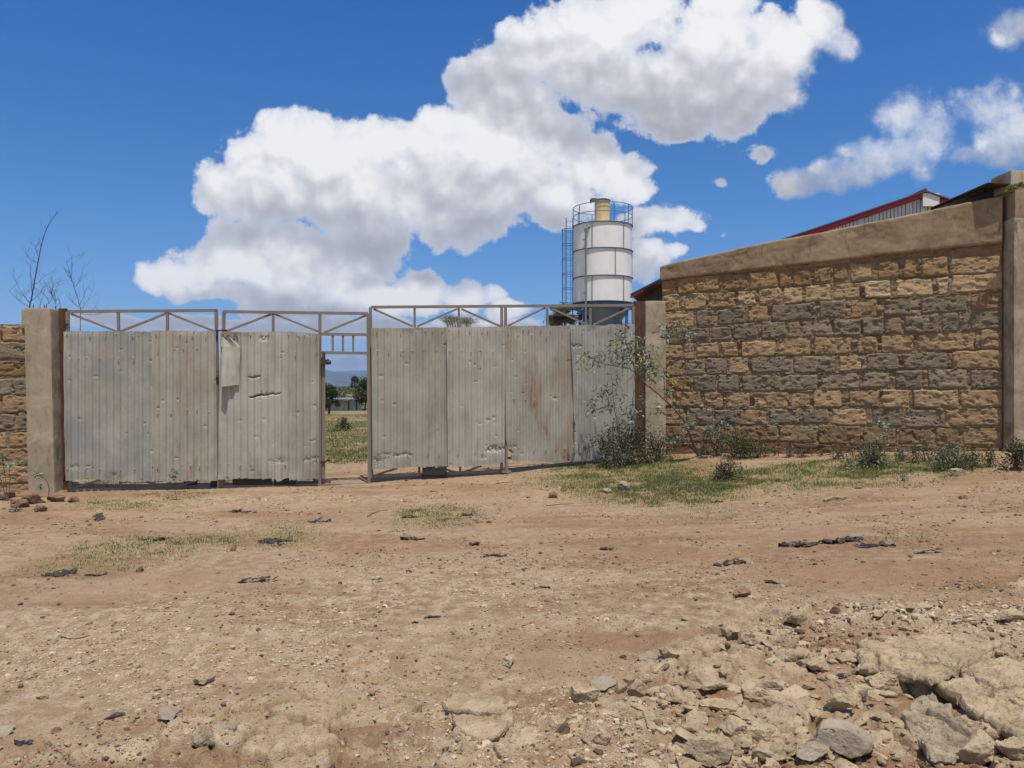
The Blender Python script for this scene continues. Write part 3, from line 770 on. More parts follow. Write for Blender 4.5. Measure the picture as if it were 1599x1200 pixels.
PAL = {'T': [(.40,.285,.17), (.44,.315,.19), (.365,.255,.152), (.42,.30,.18)], 'L': [(.50,.375,.225), (.47,.345,.20), (.52,.395,.245)],
       'G': [(.265,.222,.16), (.29,.243,.175), (.245,.207,.15)], 'B': [(.29,.21,.125), (.27,.19,.11), (.32,.235,.14)],
       'D': [(.34,.225,.12), (.37,.245,.125), (.30,.20,.11)], 'R': [(.24,.135,.08), (.21,.12,.075)]}
WA, WB = (2.70, 13.80), (7.27, 11.40)
_wd = np.array(WB)-np.array(WA); WL = float(np.linalg.norm(_wd)); _wd /= WL; WN = np.array([_wd[1], -_wd[0]])
def s_of(u):
    p = onplane(WA, WB, u, 600); return float((p[:2]-np.array(WA))@_wd)
rows = [
 ('D', [(1032,1057,'D'),(1058,1087,'D'),(1088,1125,'D'),(1127,1168,'D'),(1170,1214,'D'),(1216,1236,'D'),(1238,1268,'D'),(1271,1300,'D'),(1302,1325,'D'),(1328,1362,'T'),(1370,1405,'D'),(1411,1431,'D'),(1437,1482,'T'),(1484,1566,'T')]),
 ('L', [(1032,1063,'T'),(1065,1104,'T'),(1106,1149,'T'),(1152,1183,'L'),(1185,1222,'L'),(1223,1255,'L'),(1257,1299,'L'),(1302,1344,'L'),(1349,1392,'L'),(1398,1458,'L'),(1462,1482,'L'),(1486,1566,'L')]),
 ('G', [(1032,1085,'T'),(1088,1116,'G'),(1121,1165,'G'),(1168,1201,'T'),(1206,1275,'G'),(1279,1322,'G'),(1328,1371,'T'),(1380,1425,'G'),(1438,1511,'G'),(1515,1566,'B')]),
 ('G', [(1032,1043,'B'),(1045,1076,'B'),(1078,1108,'G'),(1110,1143,'G'),(1146,1185,'G'),(1189,1229,'G'),(1231,1251,'B'),(1253,1299,'G'),(1302,1345,'G'),(1347,1380,'G'),(1382,1409,'B'),(1412,1468,'G'),(1471,1497,'G'),(1500,1566,'G')]),
 ('T', [(1032,1066,'T'),(1068,1085,'T'),(1087,1124,'T'),(1126,1154,'T'),(1158,1212,'T'),(1215,1266,'T'),(1271,1331,'T'),(1340,1371,'T'),(1376,1428,'T'),(1433,1524,'T'),(1530,1566,'T')]),
 ('G', [(1032,1067,'T'),(1070,1102,'G'),(1105,1136,'G'),(1138,1170,'T'),(1173,1235,'G'),(1239,1307,'G'),(1311,1346,'T'),(1353,1404,'G'),(1409,1481,'G'),(1485,1566,'T')]),
 ('G', [(1032,1080,'B'),(1083,1119,'G'),(1121,1155,'G'),(1159,1205,'G'),(1209,1277,'G'),(1281,1343,'G'),(1346,1392,'G'),(1398,1442,'G'),(1449,1511,'G'),(1514,1566,'G')]),
 ('T', [(1032,1052,'T'),(1055,1096,'T'),(1100,1131,'T'),(1134,1171,'T'),(1177,1232,'T'),(1234,1266,'T'),(1270,1316,'T'),(1325,1375,'T'),(1378,1421,'T'),(1427,1497,'L'),(1500,1566,'T')]),
 ('G', [(1032,1069,'T'),(1073,1113,'G'),(1116,1151,'G'),(1154,1198,'T'),(1201,1250,'G'),(1253,1296,'G'),(1299,1355,'T'),(1362,1410,'G'),(1414,1467,'G'),(1475,1566,'T')]),
 ('B', [(1032,1070,'B'),(1073,1113,'B'),(1116,1146,'B'),(1148,1215,'B'),(1217,1276,'B'),(1279,1345,'B'),(1348,1400,'B'),(1403,1455,'B'),(1460,1500,'B'),(1504,1566,'B')]),
 ('R', [(1032,1090,'R'),(1094,1150,'R'),(1154,1230,'R'),(1233,1300,'R'),(1304,1360,'R'),(1364,1430,'R'),(1434,1500,'R'),(1504,1566,'R')]),
]
CH = .289
def zline(k):      # top of course k, rising gently to the right
    return lambda s: EYE+1.875-k*CH+.085*(s/WL)+.012*np.sin(s*2.1+k)
courses = [(zline(k+1), zline(k), [(s_of(a), s_of(b), c) for (a, b, c) in bl]) for k, (_, bl) in enumerate(rows)]
courses.append((zline(0), lambda s: zline(0)(s)+.4, [(.05,.5,'D'),(.55,1.0,'D'),(1.05,1.7,'D'),(1.75,2.4,'D'),(2.45,3.1,'D'),(3.15,3.9,'D'),(3.95,4.5,'D'),(4.55,5.2,'D')]))
# coping: bottom and top heights measured along the wall
CT = [(1032,416,439),(1100,401,431),(1200,379,419),(1300,361,408),(1400,341,397),(1480,324,389),(1563,307,381)]
_cs = np.array([s_of(a) for a, b, c in CT]); _ct = np.array([onplane(WA, WB, a, b)[2] for a, b, c in CT]); _cb = np.array([onplane(WA, WB, a, c)[2] for a, b, c in CT])
wall = empty("boundary_wall", (WA[0]+_wd[0]*WL/2, WA[1]+_wd[1]*WL/2, .4)); tag(wall, 'wall of rough tan and grey stone blocks under a sloping concrete coping, right of the gate', 'wall')
wb = block_wall("masonry", WA, WB, 0.0, WL, lambda s: 0*s+.05, lambda s: np.interp(s, _cs, _cb)+.03, courses, PAL, seed=4)
def coping_mesh():
    ns, L = 330, WL
    s = np.linspace(-.03, L, ns)
    prof = [(-.24, 0), (-.24, 1), (0, 1), (.06, 1)]
    k = 60; pr = []
    # closed profile in (n, t): front face finely divided
    for i in range(26): pr.append((.062, i/25))
    for i in range(1, 12): pr.append((.062-.277*i/11, 1.0))
    for i in range(1, 5): pr.append((-.215, 1-i/4))
    for i in range(1, 6): pr.append((-.215+.277*i/6, 0.0))
    pr = np.array(pr); m = len(pr)
    S = np.repeat(s[:, None], m, 1); Nn = np.repeat(pr[None, :, 0], ns, 0); T = np.repeat(pr[None, :, 1], ns, 0)
    zt = np.interp(S, _cs, _ct); zb = np.interp(S, _cs, _cb)
    zt = zt+.008*fbm(S*3, S*0, octv=5, seed=8)+.005*fbm(S*18, Nn*18, octv=3, seed=18); zb = zb+.007*fbm(S*4, S*0+3, octv=5, seed=9)
    Z = zb+(zt-zb)*T
    c = np.clip(np.minimum(1-T, T)*(zt-zb)/.02, 0, 1)
    Nn = Nn-(1-c)*.010*(Nn > 0)
    Nn = Nn+(Nn > 0)*(.006*fbm(S*2.2, Z*3, octv=5, seed=12)+.004*fbm(S*13, Z*18, octv=4, seed=13, gain=.6)-.005*sstep(fbm(S*5, Z*7, octv=4, seed=14), .25, .45))
    end = np.clip(S/.05+.6, 0, 1); Z = (zb+zt)/2+(Z-(zb+zt)/2)*(.82+.18*end)
    A = np.array(WA); V = np.stack([(A[0]+_wd[0]*S+WN[0]*Nn).ravel(), (A[1]+_wd[1]*S+WN[1]*Nn).ravel(), Z.ravel()], 1)
    idx = np.arange(ns*m).reshape(ns, m); nx = np.roll(idx, -1, 1)
    q = np.stack([idx[:-1], idx[1:], nx[1:], nx[:-1]], -1).reshape(-1, 4)
    return V, [q, idx[0][None, ::-1], idx[-1][None, :]]
V, Fl = coping_mesh(); cp = np_mesh("coping", V, Fl, M['conc2'])
def reparent(root, *parts):
    loc = Vector(root.location)
    for p in parts: p.parent = root; p.location = Vector(p.location)-loc
reparent(wall, wb, cp)

# left wall
LA, LB = (-10.2, 11.55), (-7.55, 12.15)
lw_l = float(np.hypot(LB[0]-LA[0], LB[1]-LA[1])); g_ = np.random.default_rng(3)
def lz(k): return lambda s: onplane(LA, LB, 20, 507)[2]-k*.278+.008*np.sin(s*3+k)
lc = []
pat = ['T','G','B','T','T','G','T','T','G','T','D']
for k in range(11):
    bl = []; e = lw_l+.02+g_.uniform(0, .06); first = {0:.46,1:.5,2:.5,3:.28,4:.46,5:.24,6:.36,7:.55,8:.5,9:.55,10:.6}[k]
    e = lw_l; ln = first
    while e > 0:
        kind = pat[k] if g_.uniform() < .8 else ('G' if pat[k] == 'T' else 'T'); bl.append((e-ln, e-.008, kind)); e -= ln+.012; ln = g_.uniform(.3, .52)
    lc.append((lz(k+1), lz(k), bl))
lwall = empty("boundary_wall", (-8.8, 11.8, 0)); tag(lwall, 'short stub of rough block wall left of the left concrete gate post', 'wall')
lb = block_wall("masonry", LA, LB, 0.0, lw_l, lambda s: 0*s-.25, lambda s: lz(0)(s)-.004+.012*fbm(s*5, s*0, octv=3, seed=2), lc, PAL, seed=31, res=.014)
reparent(lwall, lb)

# ================================================================== POSTS
def post(label, c, half, rz, material, cap=None, seed=0, lean=(0, 0), taper=0.0):
    V, Q = rough_block(half, .018, .007, 4.0, .03, seed, taper)
    V[:, 0] += lean[0]*(V[:, 2]+half[2]); V[:, 1] += lean[1]*(V[:, 2]+half[2])
    ca, sa = math.cos(rz), math.sin(rz); x = V[:, 0]*ca-V[:, 1]*sa; y = V[:, 0]*sa+V[:, 1]*ca
    V = np.stack([x+c[0], y+c[1], V[:, 2]+c[2]+half[2]], 1)
    return V, Q
def channel(a, b, side, depth, wid=.10, seed=0):
    """rusted steel channel standing upright: web and two flanges"""
    mb = MB(); a = np.array(a, float); b = np.array(b, float)
    d = np.array(depth, float); s = np.array(side, float); up = (b-a)/np.linalg.norm(b-a)
    c = (a+b)/2; L = np.linalg.norm(b-a)
    mb.box(c, (wid, .012, L), np.array([s, d, up]))
    for k in (-1, 1): mb.box(c+s*k*(wid/2-.006)-d*.036, (.012, .06, L), np.array([s, d, up]))
    return mb
# gate line
GA, GB = (-6.95, 12.0), (-2.35, 12.5)      # left leaves
GC, GD = (-2.33, 12.66), (2.15, 13.6)      # right leaf
def unit(a, b): v = np.array(b, float)-np.array(a, float); return v/np.linalg.norm(v)
gl, gr_ = unit(GA, GB), unit(GC, GD); gln, grn = np.array([gl[1], -gl[0]]), np.array([gr_[1], -gr_[0]])
lp = empty("gate_post", (-7.32, 12.02, -.02)); tag(lp, 'weathered concrete gate post with a rusted channel, at the left end of the gate', 'gate post')
zt = at(64, 481, 11.9)[2]
V, Q = post('', (-7.31, 12.10, -.3), (.195, .19, (zt+.3)/2), math.atan2(gl[1], gl[0]), None, seed=2, lean=(-.022, 0))
o1 = np_mesh("concrete_shaft", V, Q, M['conc'])
sV, sQ = post('', (-7.66, 12.20, zt-.30), (.05, .15, .15), .1, None, seed=12)
o1b = np_mesh("concrete_lump", sV, sQ, M['conc'])
mb = channel((-7.06, 12.20, -.1), (-7.14, 12.20, zt+.02), (gl[0], gl[1], 0), (gln[0], gln[1], 0), .11)
o2 = mb.build("steel_channel", M['rust'])
o3 = []
for (x, y, h) in [(-7.44, 12.05, .05), (-7.36, 12.2, .06), (-7.22, 12.02, .045), (-7.18, 12.2, .05), (-7.40, 12.15, .03)]:
    mb = MB(); mb.tube([(x-.06, y, zt-.05), (x-.065, y, zt+h), (x-.06, y+.005, zt+h+.02)], .007, 6)
    o3.append(mb.build("rebar_end", M['rust']))
reparent(lp, o1, o1b, o2, *o3)
rp = empty("gate_post", (2.42, 13.72, .2)); tag(rp, 'pale concrete gate post with a rusted channel, between the gate and the block wall', 'gate post')
zt = at(1020, 470, 13.6)[2]
V, Q = post('', (2.535, 13.78, -.1), (.185, .18, (zt+.1)/2), .05, None, seed=5); o1 = np_mesh("concrete_shaft", V, Q, M['conc'])
mb = channel((2.27, 13.66, .0), (2.25, 13.66, zt+.0), (gr_[0], gr_[1], 0), (grn[0], grn[1], 0), .15)
o2 = mb.build("steel_channel", M['rust']); reparent(rp, o1, o2)

# tall pillar at the right end
pl = empty("pillar", (7.6, 11.4, .6)); tag(pl, 'tall mould-stained concrete pillar at the right end of the block wall', 'pillar')
z1 = at(1585, 341, 11.2)[2]; z2 = at(1585, 297, 11.2)[2]; z3 = at(1585, 264, 11.2)[2]
V, Q = post('', (7.29+.42, 11.16+.25, .2), (.42, .25, (z1-.2)/2), 0, None, seed=7); o1 = np_mesh("shaft", V, Q, M['conc3'])
V, Q = post('', (7.29+.43, 11.175+.25, z1-.01), (.40, .24, (z2-z1)/2+.005), 0, None, seed=8); o2 = np_mesh("upper_block", V, Q, M['conc2'])
V, Q = post('', (7.25+.43, 11.19+.25, z2-.012), (.42, .24, (z3-z2)/2), .02, None, seed=9, taper=.03); o3 = np_mesh("cap", V, Q, M['conc3'])
reparent(pl, o1, o2, o3)

# ================================================================== GATE
def pt(line, u, v, off=0.0): return onplane(line[0], line[1], u, v, off)
LL, LR = (GA, GB), (GC, GD)
def barpx(mb, line, a, b, w=.045, d=.045, off=0.0, ext=0.0):
    off -= .035
    n = gln if line is LL else grn
    mb.bar(pt(line, *a, off), pt(line, *b, off), w, d, side=np.cross(np.append(n, 0), pt(line, *b, off)-pt(line, *a, off))/np.linalg.norm(pt(line, *b, off)-pt(line, *a, off)), ext=ext)

def corrugated(name, line, uL, uR, top, bot, off, m, parent, seed=0, pitch=.105, amp=.0145, nails=(), dents=(), flip=0, tear=(), notch=None):
    """sheet between photo columns uL..uR (each (u at top, u at bottom)); top / bot = lists of (fraction, v)"""
    nrm = gln if line is LL else grn; d = unit(*line); A = np.array(line[0], float)
    sv = lambda p: float((p[:2]-A)@d)
    vt, vb = top[0][1], bot[0][1]
    s0t, s0b = sv(pt(line, uL[0], vt)), sv(pt(line, uL[1], vb)); s1t, s1b = sv(pt(line, uR[0], vt)), sv(pt(line, uR[1], vb))
    W_ = s1t-s0t; ns = max(20, int(W_/.008)); nz = 220
    a = np.linspace(0, 1, ns); t = np.linspace(0, 1, nz); A_, T = np.meshgrid(a, t, indexing='ij')
    S = (s0b+(s1b-s0b)*A_)*(1-T)+(s0t+(s1t-s0t)*A_)*T
    if notch: S = S+(1-A_)**6*notch[1]*np.clip(1-T/notch[0], 0, 1)
    tp = np.array([pt(line, uL[0]+(uR[0]-uL[0])*f, v)[2] for f, v in zip(a, np.interp(a, [q[0] for q in top], [q[1] for q in top]))])
    bt = np.array([pt(line, uL[1]+(uR[1]-uL[1])*f, v)[2] for f, v in zip(a, np.interp(a, [q[0] for q in bot], [q[1] for q in bot]))])
    g = np.random.default_rng(seed+500)
    tp = tp+.006*vnoise(a*22, a*0, seed=seed); bt = bt+.010*vnoise(a*16, a*0+2, seed=seed)+.004*vnoise(a*60, a*0, seed=seed+1)
    # torn nicks in the lower edge
    for k in range(3):
        c = g.uniform(.05, .95); bt = bt+g.uniform(.004, .02)*np.exp(-((a-c)/.012)**2)
    Z = bt[:, None]*(1-T)+tp[:, None]*T
    sw = S+.002*vnoise(S*1.5, Z*1.1, seed=seed+2)
    N = amp*np.sin(2*math.pi*(sw-s0t)/pitch+flip)
    flat = 1-.15*sstep(fbm(S*3, Z*2.2, octv=3, seed=seed+3), .15, .5); N = N*flat
    N += .010*fbm(S*1.3, Z*.9, octv=3, seed=seed+4)
    for k in range(9):
        cs, cz = g.uniform(s0t, s1t), g.uniform(bt.mean(), tp.mean()); r1, r2 = g.uniform(.010, .028), g.uniform(.008, .02)
        N -= g.uniform(.006, .016)*np.exp(-((S-cs)/r1)**2-((Z-cz)/r2)**2)
    for (f, v, r1, dep) in dents:
        p = pt(line, uL[0]+(uR[0]-uL[0])*f, v); cs, cz = sv(p), p[2]
        q_ = voronoi(S*34, Z*34, seed=seed+6)[0]; q2 = fbm(S*24, Z*24, octv=3, seed=seed+16)
        N -= .62*dep*np.exp(-((S-cs)/r1)**2-((Z-cz)/(r1*.6))**2)*(.15+1.3*q_+1.1*q2)
    for (f, v, len_, h, sl) in tear:        # rips whose lips are folded inwards
        p = pt(line, uL[0]+(uR[0]-uL[0])*f, v); cs, cz = sv(p), p[2]; x_ = (S-cs)/len_; zz = cz+sl*(S-cs)+.014*vnoise(S*22, S*0, seed=seed+9)
        N -= .075*np.clip(1-np.abs(Z-zz)/(.011+h*np.clip(1-np.abs(x_), 0, 1)), 0, 1)*sstep(1-np.abs(x_), 0, .25)
    # curled loose edges
    N += .016*np.exp(-(T/.035)**2)*np.clip(vnoise(S*4, S*0, seed=seed+7), -.6, 1)+.004
    N += .010*np.exp(-((1-T)/.02)**2)*vnoise(S*5, S*0, seed=seed+8)
    el = S-(s0b*(1-T)+s0t*T); er = (s1b*(1-T)+s1t*T)-S
    N += (.026+.014*vnoise(Z*3, Z*0, seed=seed+12))*np.exp(-(el/.022)**2)+(.006+.006*vnoise(Z*3, Z*0+5, seed=seed+13))*np.exp(-(er/.018)**2)
    N += off
    X = A[0]+d[0]*S+nrm[0]*N; Y = A[1]+d[1]*S+nrm[1]*N
    V = np.stack([X.ravel(), Y.ravel(), Z.ravel()], 1); idx = np.arange(ns*nz).reshape(ns, nz)
    keep = np.ones((ns-1, nz-1), bool)
    for (f, v, len_, h, sl) in tear:        # open rips: quads left out along a jagged line
        p = pt(line, uL[0]+(uR[0]-uL[0])*f, v); cs, cz = sv(p), p[2]
        Sm, Zm = (S[:-1, :-1]+S[1:, 1:])/2, (Z[:-1, :-1]+Z[1:, 1:])/2
        x_ = (Sm-cs)/len_; zz = cz+sl*(Sm-cs)+.012*vnoise(Sm*25, Sm*0, seed=seed+9)
        if False: keep &= ~((np.abs(x_) < 1) & (np.abs(Zm-zz) < h*(1-np.abs(x_))+.010))
    q = np.stack([idx[:-1, :-1], idx[1:, :-1], idx[1:, 1:], idx[:-1, 1:]], -1)[keep].reshape(-1, 4)
    mb_V = [V]; mb_F = [q]; mi = [0]*len(q); k = len(V)
    # roofing nails with their washers
    dome = []
    ring = [(math.cos(2*math.pi*j/7), math.sin(2*math.pi*j/7)) for j in range(7)]
    tri = []; quad = []
    for (f, v) in nails:
        f = min(max(f+g.normal()*.008, .01), .99); p = pt(line, uL[0]+(uR[0]-uL[0])*f, v+g.normal()*.8)
        i = int(f*(ns-1)); cz = p[2]; base = off+abs(amp)*.9+.010
        c = np.array([A[0]+d[0]*sv(p)+nrm[0]*base, A[1]+d[1]*sv(p)+nrm[1]*base, cz]); r = .0105
        D3 = np.append(d, 0); N3 = np.append(nrm, 0)
        P = [c+N3*.005]+[c+r*(x*D3+y*np.array([0, 0, 1])) for x, y in ring]+[c-N3*.014+1.0*r*(x*D3+y*np.array([0, 0, 1])) for x, y in ring]
        mb_V.append(np.array(P)); 
        for j in range(7):
            tri.append((k, k+1+j, k+1+(j+1) % 7)); quad.append((k+1+j, k+8+j, k+8+(j+1) % 7, k+1+(j+1) % 7))
        k += 15
    fl = [np.concatenate([q]+([np.array(quad)] if quad else []))]; mi = [0]*len(q)+[1]*len(quad)
    if tri: fl.append(np.array(tri)); mi += [1]*len(tri)
    return np_mesh(name, np.concatenate(mb_V), fl, [m, M['nail']], parent, True, mat_idx=mi)
M['nail'] = m_paint('nail_head', (.42,.40,.36), .5, (.10,.06,.04), .5, .3)
SH = [m_sheet('galvanised_a', (.345,.34,.295), .15, .55, 0), m_sheet('galvanised_b', (.355,.34,.285), .55, 0, 3), m_sheet('galvanised_c', (.385,.375,.32), .12, 0, 7),
      m_sheet('galvanised_d', (.35,.34,.285), .14, 0, 11), m_sheet('galvanised_e', (.355,.345,.295), .62, 0, 17.6), m_sheet('galvanised_f', (.33,.335,.30), .05, 0, 23)]
row = lambda fr, v: [(f, v) for f in fr]

# ---- left leaf
ga = empty("gate_leaf", (-4.75+-1.0, 12.1, 0)); ga.location = (-6.9, 12.0, .02)
tag(ga, 'leftmost gate leaf, steel frame with three bluish and rust-stained corrugated sheets', 'gate')
mb = MB(); P_ = []
for a, b in [((107,487),(340,485)),((112,765),(342,763)),((112,741),(342,739))]: barpx(mb, LL, a, b)
barpx(mb, LL, (106,487), (111,765)); barpx(mb, LL, (338,485), (343,764))
for a, b in [((185,488),(186,520)),((262,488),(262,520)),((188,741),(189,763)),((265,740),(266,762))]: barpx(mb, LL, a, b, .038, .038)
for a, b in [((112,491),(183,518)),((189,518),(260,490)),((265,490),(336,518)),((114,762),(186,742)),((191,742),(264,762)),((269,762),(340,741))]: barpx(mb, LL, a, b, .032, .032, -.003)
parts = [mb.build("frame", M['frame'])]
for (a, b, c, d) in [(288,308,744,758),(330,341,744,761)]:
    mb = MB(); p = pt(LL, (a+b)/2, (c+d)/2, -.06); mb.box(p, ((b-a)*.0101, .05, (d-c)*.0101), np.array([[gl[0], gl[1], 0], [gln[0], gln[1], 0], [0, 0, 1]]))
    parts.append(mb.build("bottom_shade_plate", M['dark']))  # black colour paints the shade below the leaf
for v in (502, 585, 680):
    mb = MB(); mb.tube([pt(LL, 101, v, 0), pt(LL, 101, v+9, 0)], .016, 8); mb.bar(pt(LL, 96, v+4, 0), pt(LL, 107, v+4, 0), .03, .012)
    parts.append(mb.build("hinge", M['rust']))
parts.append(corrugated("corrugated_sheet", LL, (103,107), (217,218), [(0,518),(1,518)], [(0,751),(.3,747),(.55,751),(1,752)], .052, SH[0], None, 1, nails=row((.04,.36,.57,.72,.95),523)+row((.2,.31,.5,.75,.96),560)+row((.06,.3,.5,.78,.97),732), dents=[(.14,729,.06,.03),(.66,741,.05,.03)]))
parts.append(corrugated("corrugated_sheet", LL, (215,216), (246,246), [(0,518),(1,519)], [(0,752),(1,751)], .062, SH[0], None, 2, nails=row((.1,.8),524)+row((.1,.85),728)))
parts.append(corrugated("corrugated_sheet", LL, (241,243), (340,342), [(0,517),(1,518)], [(0,751),(.5,751),(1,750)], .072, SH[1], None, 3, nails=row((.05,.24,.45,.63,.85),523)+row((.1,.35,.5,.7),545)+row((.1,.3,.55,.7,.9),641)+row((.08,.3,.48,.6,.75,.9),727)))
reparent(ga, *parts)

# ---- middle leaf with the wicket
gb = empty("gate_leaf", (-4.6, 12.26, .03)); tag(gb, 'middle gate leaf with torn corrugated sheets and an open wicket doorway', 'gate')
mb = MB()
for a, b in [((349,487),(575,490)),((347,761),(577,757)),((349,739),(500,737)),((500,522),(575,523)),((500,551),(575,552))]: barpx(mb, LL, a, b, .045, .045, .004)
barpx(mb, LL, (350,487), (347,761)); barpx(mb, LL, (575,490), (577,757)); barpx(mb, LL, (500,490), (500,757), .045, .045, .002)
for u in (427,): barpx(mb, LL, (u,489), (u,520), .038, .038)
for u in (520,536,552): barpx(mb, LL, (u,523), (u,551), .032, .032)
for a, b in [((353,518),(424,491)),((430,491),(497,518)),((506,520),(572,493)),((352,740),(424,759)),((430,759),(497,739))]: barpx(mb, LL, a, b, .032, .032, -.003)
parts = [mb.build("frame", M['frame'])]
ax = np.array([[gl[0], gl[1], 0], [gln[0], gln[1], 0], [0, 0, 1]])
for (a, b, c, d) in [(365,424,748,757),(429,462,747,757)]:
    mb = MB(); p = pt(LL, (a+b)/2, (c+d)/2, -.05); mb.box(p, ((b-a)*.0102, .06, (d-c)*.0102), ax)
    parts.append(mb.build("bottom_shade_plate", M['dark']))  # plates coloured black for the shade under the sheets
mb = MB(); mb.bar(pt(LL, 336, 587, .02), pt(LL, 352, 587, .02), .022, .014); parts.append(mb.build("latch", M['rust'])); mb = MB(); mb.bar(pt(LL, 336, 581, .02), pt(LL, 352, 580, .02), .012, .012); parts.append(mb.build("latch_rod", M['rust'])); mb = MB(); mb.bar(pt(LL, 338, 517, .01), pt(LL, 354, 516, .01), .06, .02)
parts.append(mb.build("tie_plate", M['rust']))
parts.append(corrugated("corrugated_sheet", LL, (346,343), (458,454), [(0,521),(.12,524),(.2,519),(1,519)], [(0,749),(.25,746),(.5,747),(.8,748),(.83,752),(1,745)], .050, SH[2], None, 11,
   nails=row((.42,.68,.95),524)+row((.12,.28,.43,.9),725), dents=[(.6,528,.07,.035),(.85,719,.07,.03),(.72,721,.05,.03),(.45,589,.05,.02),(.6,616,.08,.02),(.6,655,.04,.015),(.5,682,.04,.015)],
   tear=[(.47,589,.10,.012,-.02),(.62,617,.27,.010,.13),(.50,619,.12,.012,.10),(.10,529,.04,.03,0)]))
parts.append(corrugated("corrugated_sheet", LL, (454,454), (500,499), [(0,518),(1,522)], [(0,749),(1,747)], .064, SH[3], None, 12, nails=row((.3,.5,.9),525)+row((.2,.9),550)+row((.5,.9),715), dents=[(.6,716,.06,.035),(.9,716,.05,.03)]))
# bent patch hanging over the torn corner, and the rag of wood above it
def patch_sheet():
    g = np.random.default_rng(3); ns, nz = 24, 40
    a, t = np.meshgrid(np.linspace(0, 1, ns), np.linspace(0, 1, nz), indexing='ij')
    V = []
    for i in range(ns):
        for j in range(nz):
            f, h = a[i, j], t[i, j]
            u = 346+f*28+2*h; v = 604-h*78-3*f*(1-h)+vnoise(f*4, h*3, seed=2)*.8
            if h > .82: u = 346+f*(28-16*(h-.82)/.18)
            off = .075+.13*(1-h)*(1-f)+.012*math.sin(f*9)+.01*float(vnoise(f*3, h*4, seed=4))
            V.append(pt(LL, u, v, off))
    idx = np.arange(ns*nz).reshape(ns, nz); q = np.stack([idx[:-1, :-1], idx[1:, :-1], idx[1:, 1:], idx[:-1, 1:]], -1).reshape(-1, 4)
    return np_mesh("loose_flap", np.array(V), q, SH[2])
parts.append(patch_sheet())
V, Q = rough_block((.13, .014, .020), .006, .006, 14, .012, 3)
p = pt(LL, 360, 520, .085); a_ = .03
V = np.stack([p[0]+V[:, 0]*gl[0]+V[:, 1]*gln[0], p[1]+V[:, 0]*gl[1]+V[:, 1]*gln[1], p[2]+V[:, 2]+V[:, 0]*a_], 1)
M['wood'] = m_paint('splintered_wood', (.34,.22,.12), .85, (.17,.11,.07), .5)
parts.append(np_mesh("wood_scrap", V, Q, M['wood']))
# wicket door standing open inwards, seen on edge
inw = -gln
hb = pt(LL, 506, 750, -.03); ht = pt(LL, 506, 556, -.03)
dd = np.array([-.235, .972]); D3 = np.array([dd[0], dd[1], 0]); S3 = np.array([dd[1], -dd[0], 0])
mb = MB(); W_ = .74
o0 = np.array([hb[0], hb[1], 0]); zb, zt_ = hb[2]+.02, ht[2]
for k in (0.02, W_): mb.box(o0+D3*k+np.array([0, 0, (zb+zt_)/2]), (.04, .05, zt_-zb), np.array([D3, S3, [0, 0, 1]]))
for z in (zb+.02, (zb+zt_)/2, zt_-.02): mb.box(o0+D3*(W_/2+.01)+np.array([0, 0, z]), (W_-.045, .046, .04), np.array([D3, S3, [0, 0, 1]]))
door = mb.build("wicket_door", M['frame'])
k = np.linspace(0, W_, 90); zz = np.linspace(zb+.02, zt_-.03, 2); K, ZZ = np.meshgrid(k, zz, indexing='ij')
off = -.034+.008*np.sin(K/.088*2*math.pi); V = np.stack([o0[0]+D3[0]*K+S3[0]*off, o0[1]+D3[1]*K+S3[1]*off, ZZ], -1).reshape(-1, 3)
idx = np.arange(180).reshape(90, 2); q = np.stack([idx[:-1, 0], idx[1:, 0], idx[1:, 1], idx[:-1, 1]], -1)
dsh = np_mesh("door_sheet", V, q, SH[3], door)
mb = MB()
mb.box(o0-D3*.03+np.array([0, 0, zt_-.10])+S3*.02, (.07, .13, .085), np.array([D3, S3, [0, 0, 1]])); mb.box(o0-D3*.03+np.array([0, 0, zt_-.03]), (.05, .055, .16), np.array([D3, S3, [0, 0, 1]]))
mb.tube([o0-D3*.05+np.array([0, 0, zt_-.11])+S3*.06, o0-D3*.05+np.array([0, 0, zt_-.10])+S3*.115], .034, 10)
lock = mb.build("lock_case", M['dark'], door)
mb = MB()
mb.bar(pt(LL, 501, 722, -.02), pt(LL, 516, 719, -.02), .03, .02); mb.tube([pt(LL, 508, 722, 0), pt(LL, 515, 716, 0), pt(LL, 516, 723, 0)], .012, 6); bolt = mb.build("bolt", M['rust'], door); mb = MB(); mb.bar(pt(LL, 502, 752, -.02), pt(LL, 517, 753, -.02), .02, .03); mb.build("foot_bolt", M['rust'], door)
parts.append(door); reparent(gb, *parts)

# ---- right leaf
gc = empty("gate_leaf", (0, 13.1, .14)); tag(gc, 'wide right-hand gate leaf with four corrugated sheets, the third streaked with rust', 'gate')
mb = MB()
for a, b in [((580,480),(990,477)),((582,744),(788,736)),((582,722),(790,714)),((790,716),(990,704))]: barpx(mb, LR, a, b)
barpx(mb, LR, (579,480), (581,747), .05, .05, .002); barpx(mb, LR, (989,477), (990,716))
barpx(mb, LR, (784,480), (784,737)); barpx(mb, LR, (790,480), (791,735), .045, .045, .003)
for u in (648, 717, 855, 922): barpx(mb, LR, (u,481), (u,512), .038, .038)
for u in (655, 719): barpx(mb, LR, (u,720), (u,741), .038, .038)
for a, b in [((584,483),(645,510)),((652,510),(714,483)),((721,483),(782,510)),((794,509),(852,481)),((859,481),(919,508)),((926,508),(986,480)),((585,743),(650,722)),((660,722),(716,739)),((722,739),(780,717))]: barpx(mb, LR, a, b, .032, .032, -.003)
parts = [mb.build("frame", M['frame'])]
mb = MB(); ax = np.array([[gr_[0], gr_[1], 0], [grn[0], grn[1], 0], [0, 0, 1]])
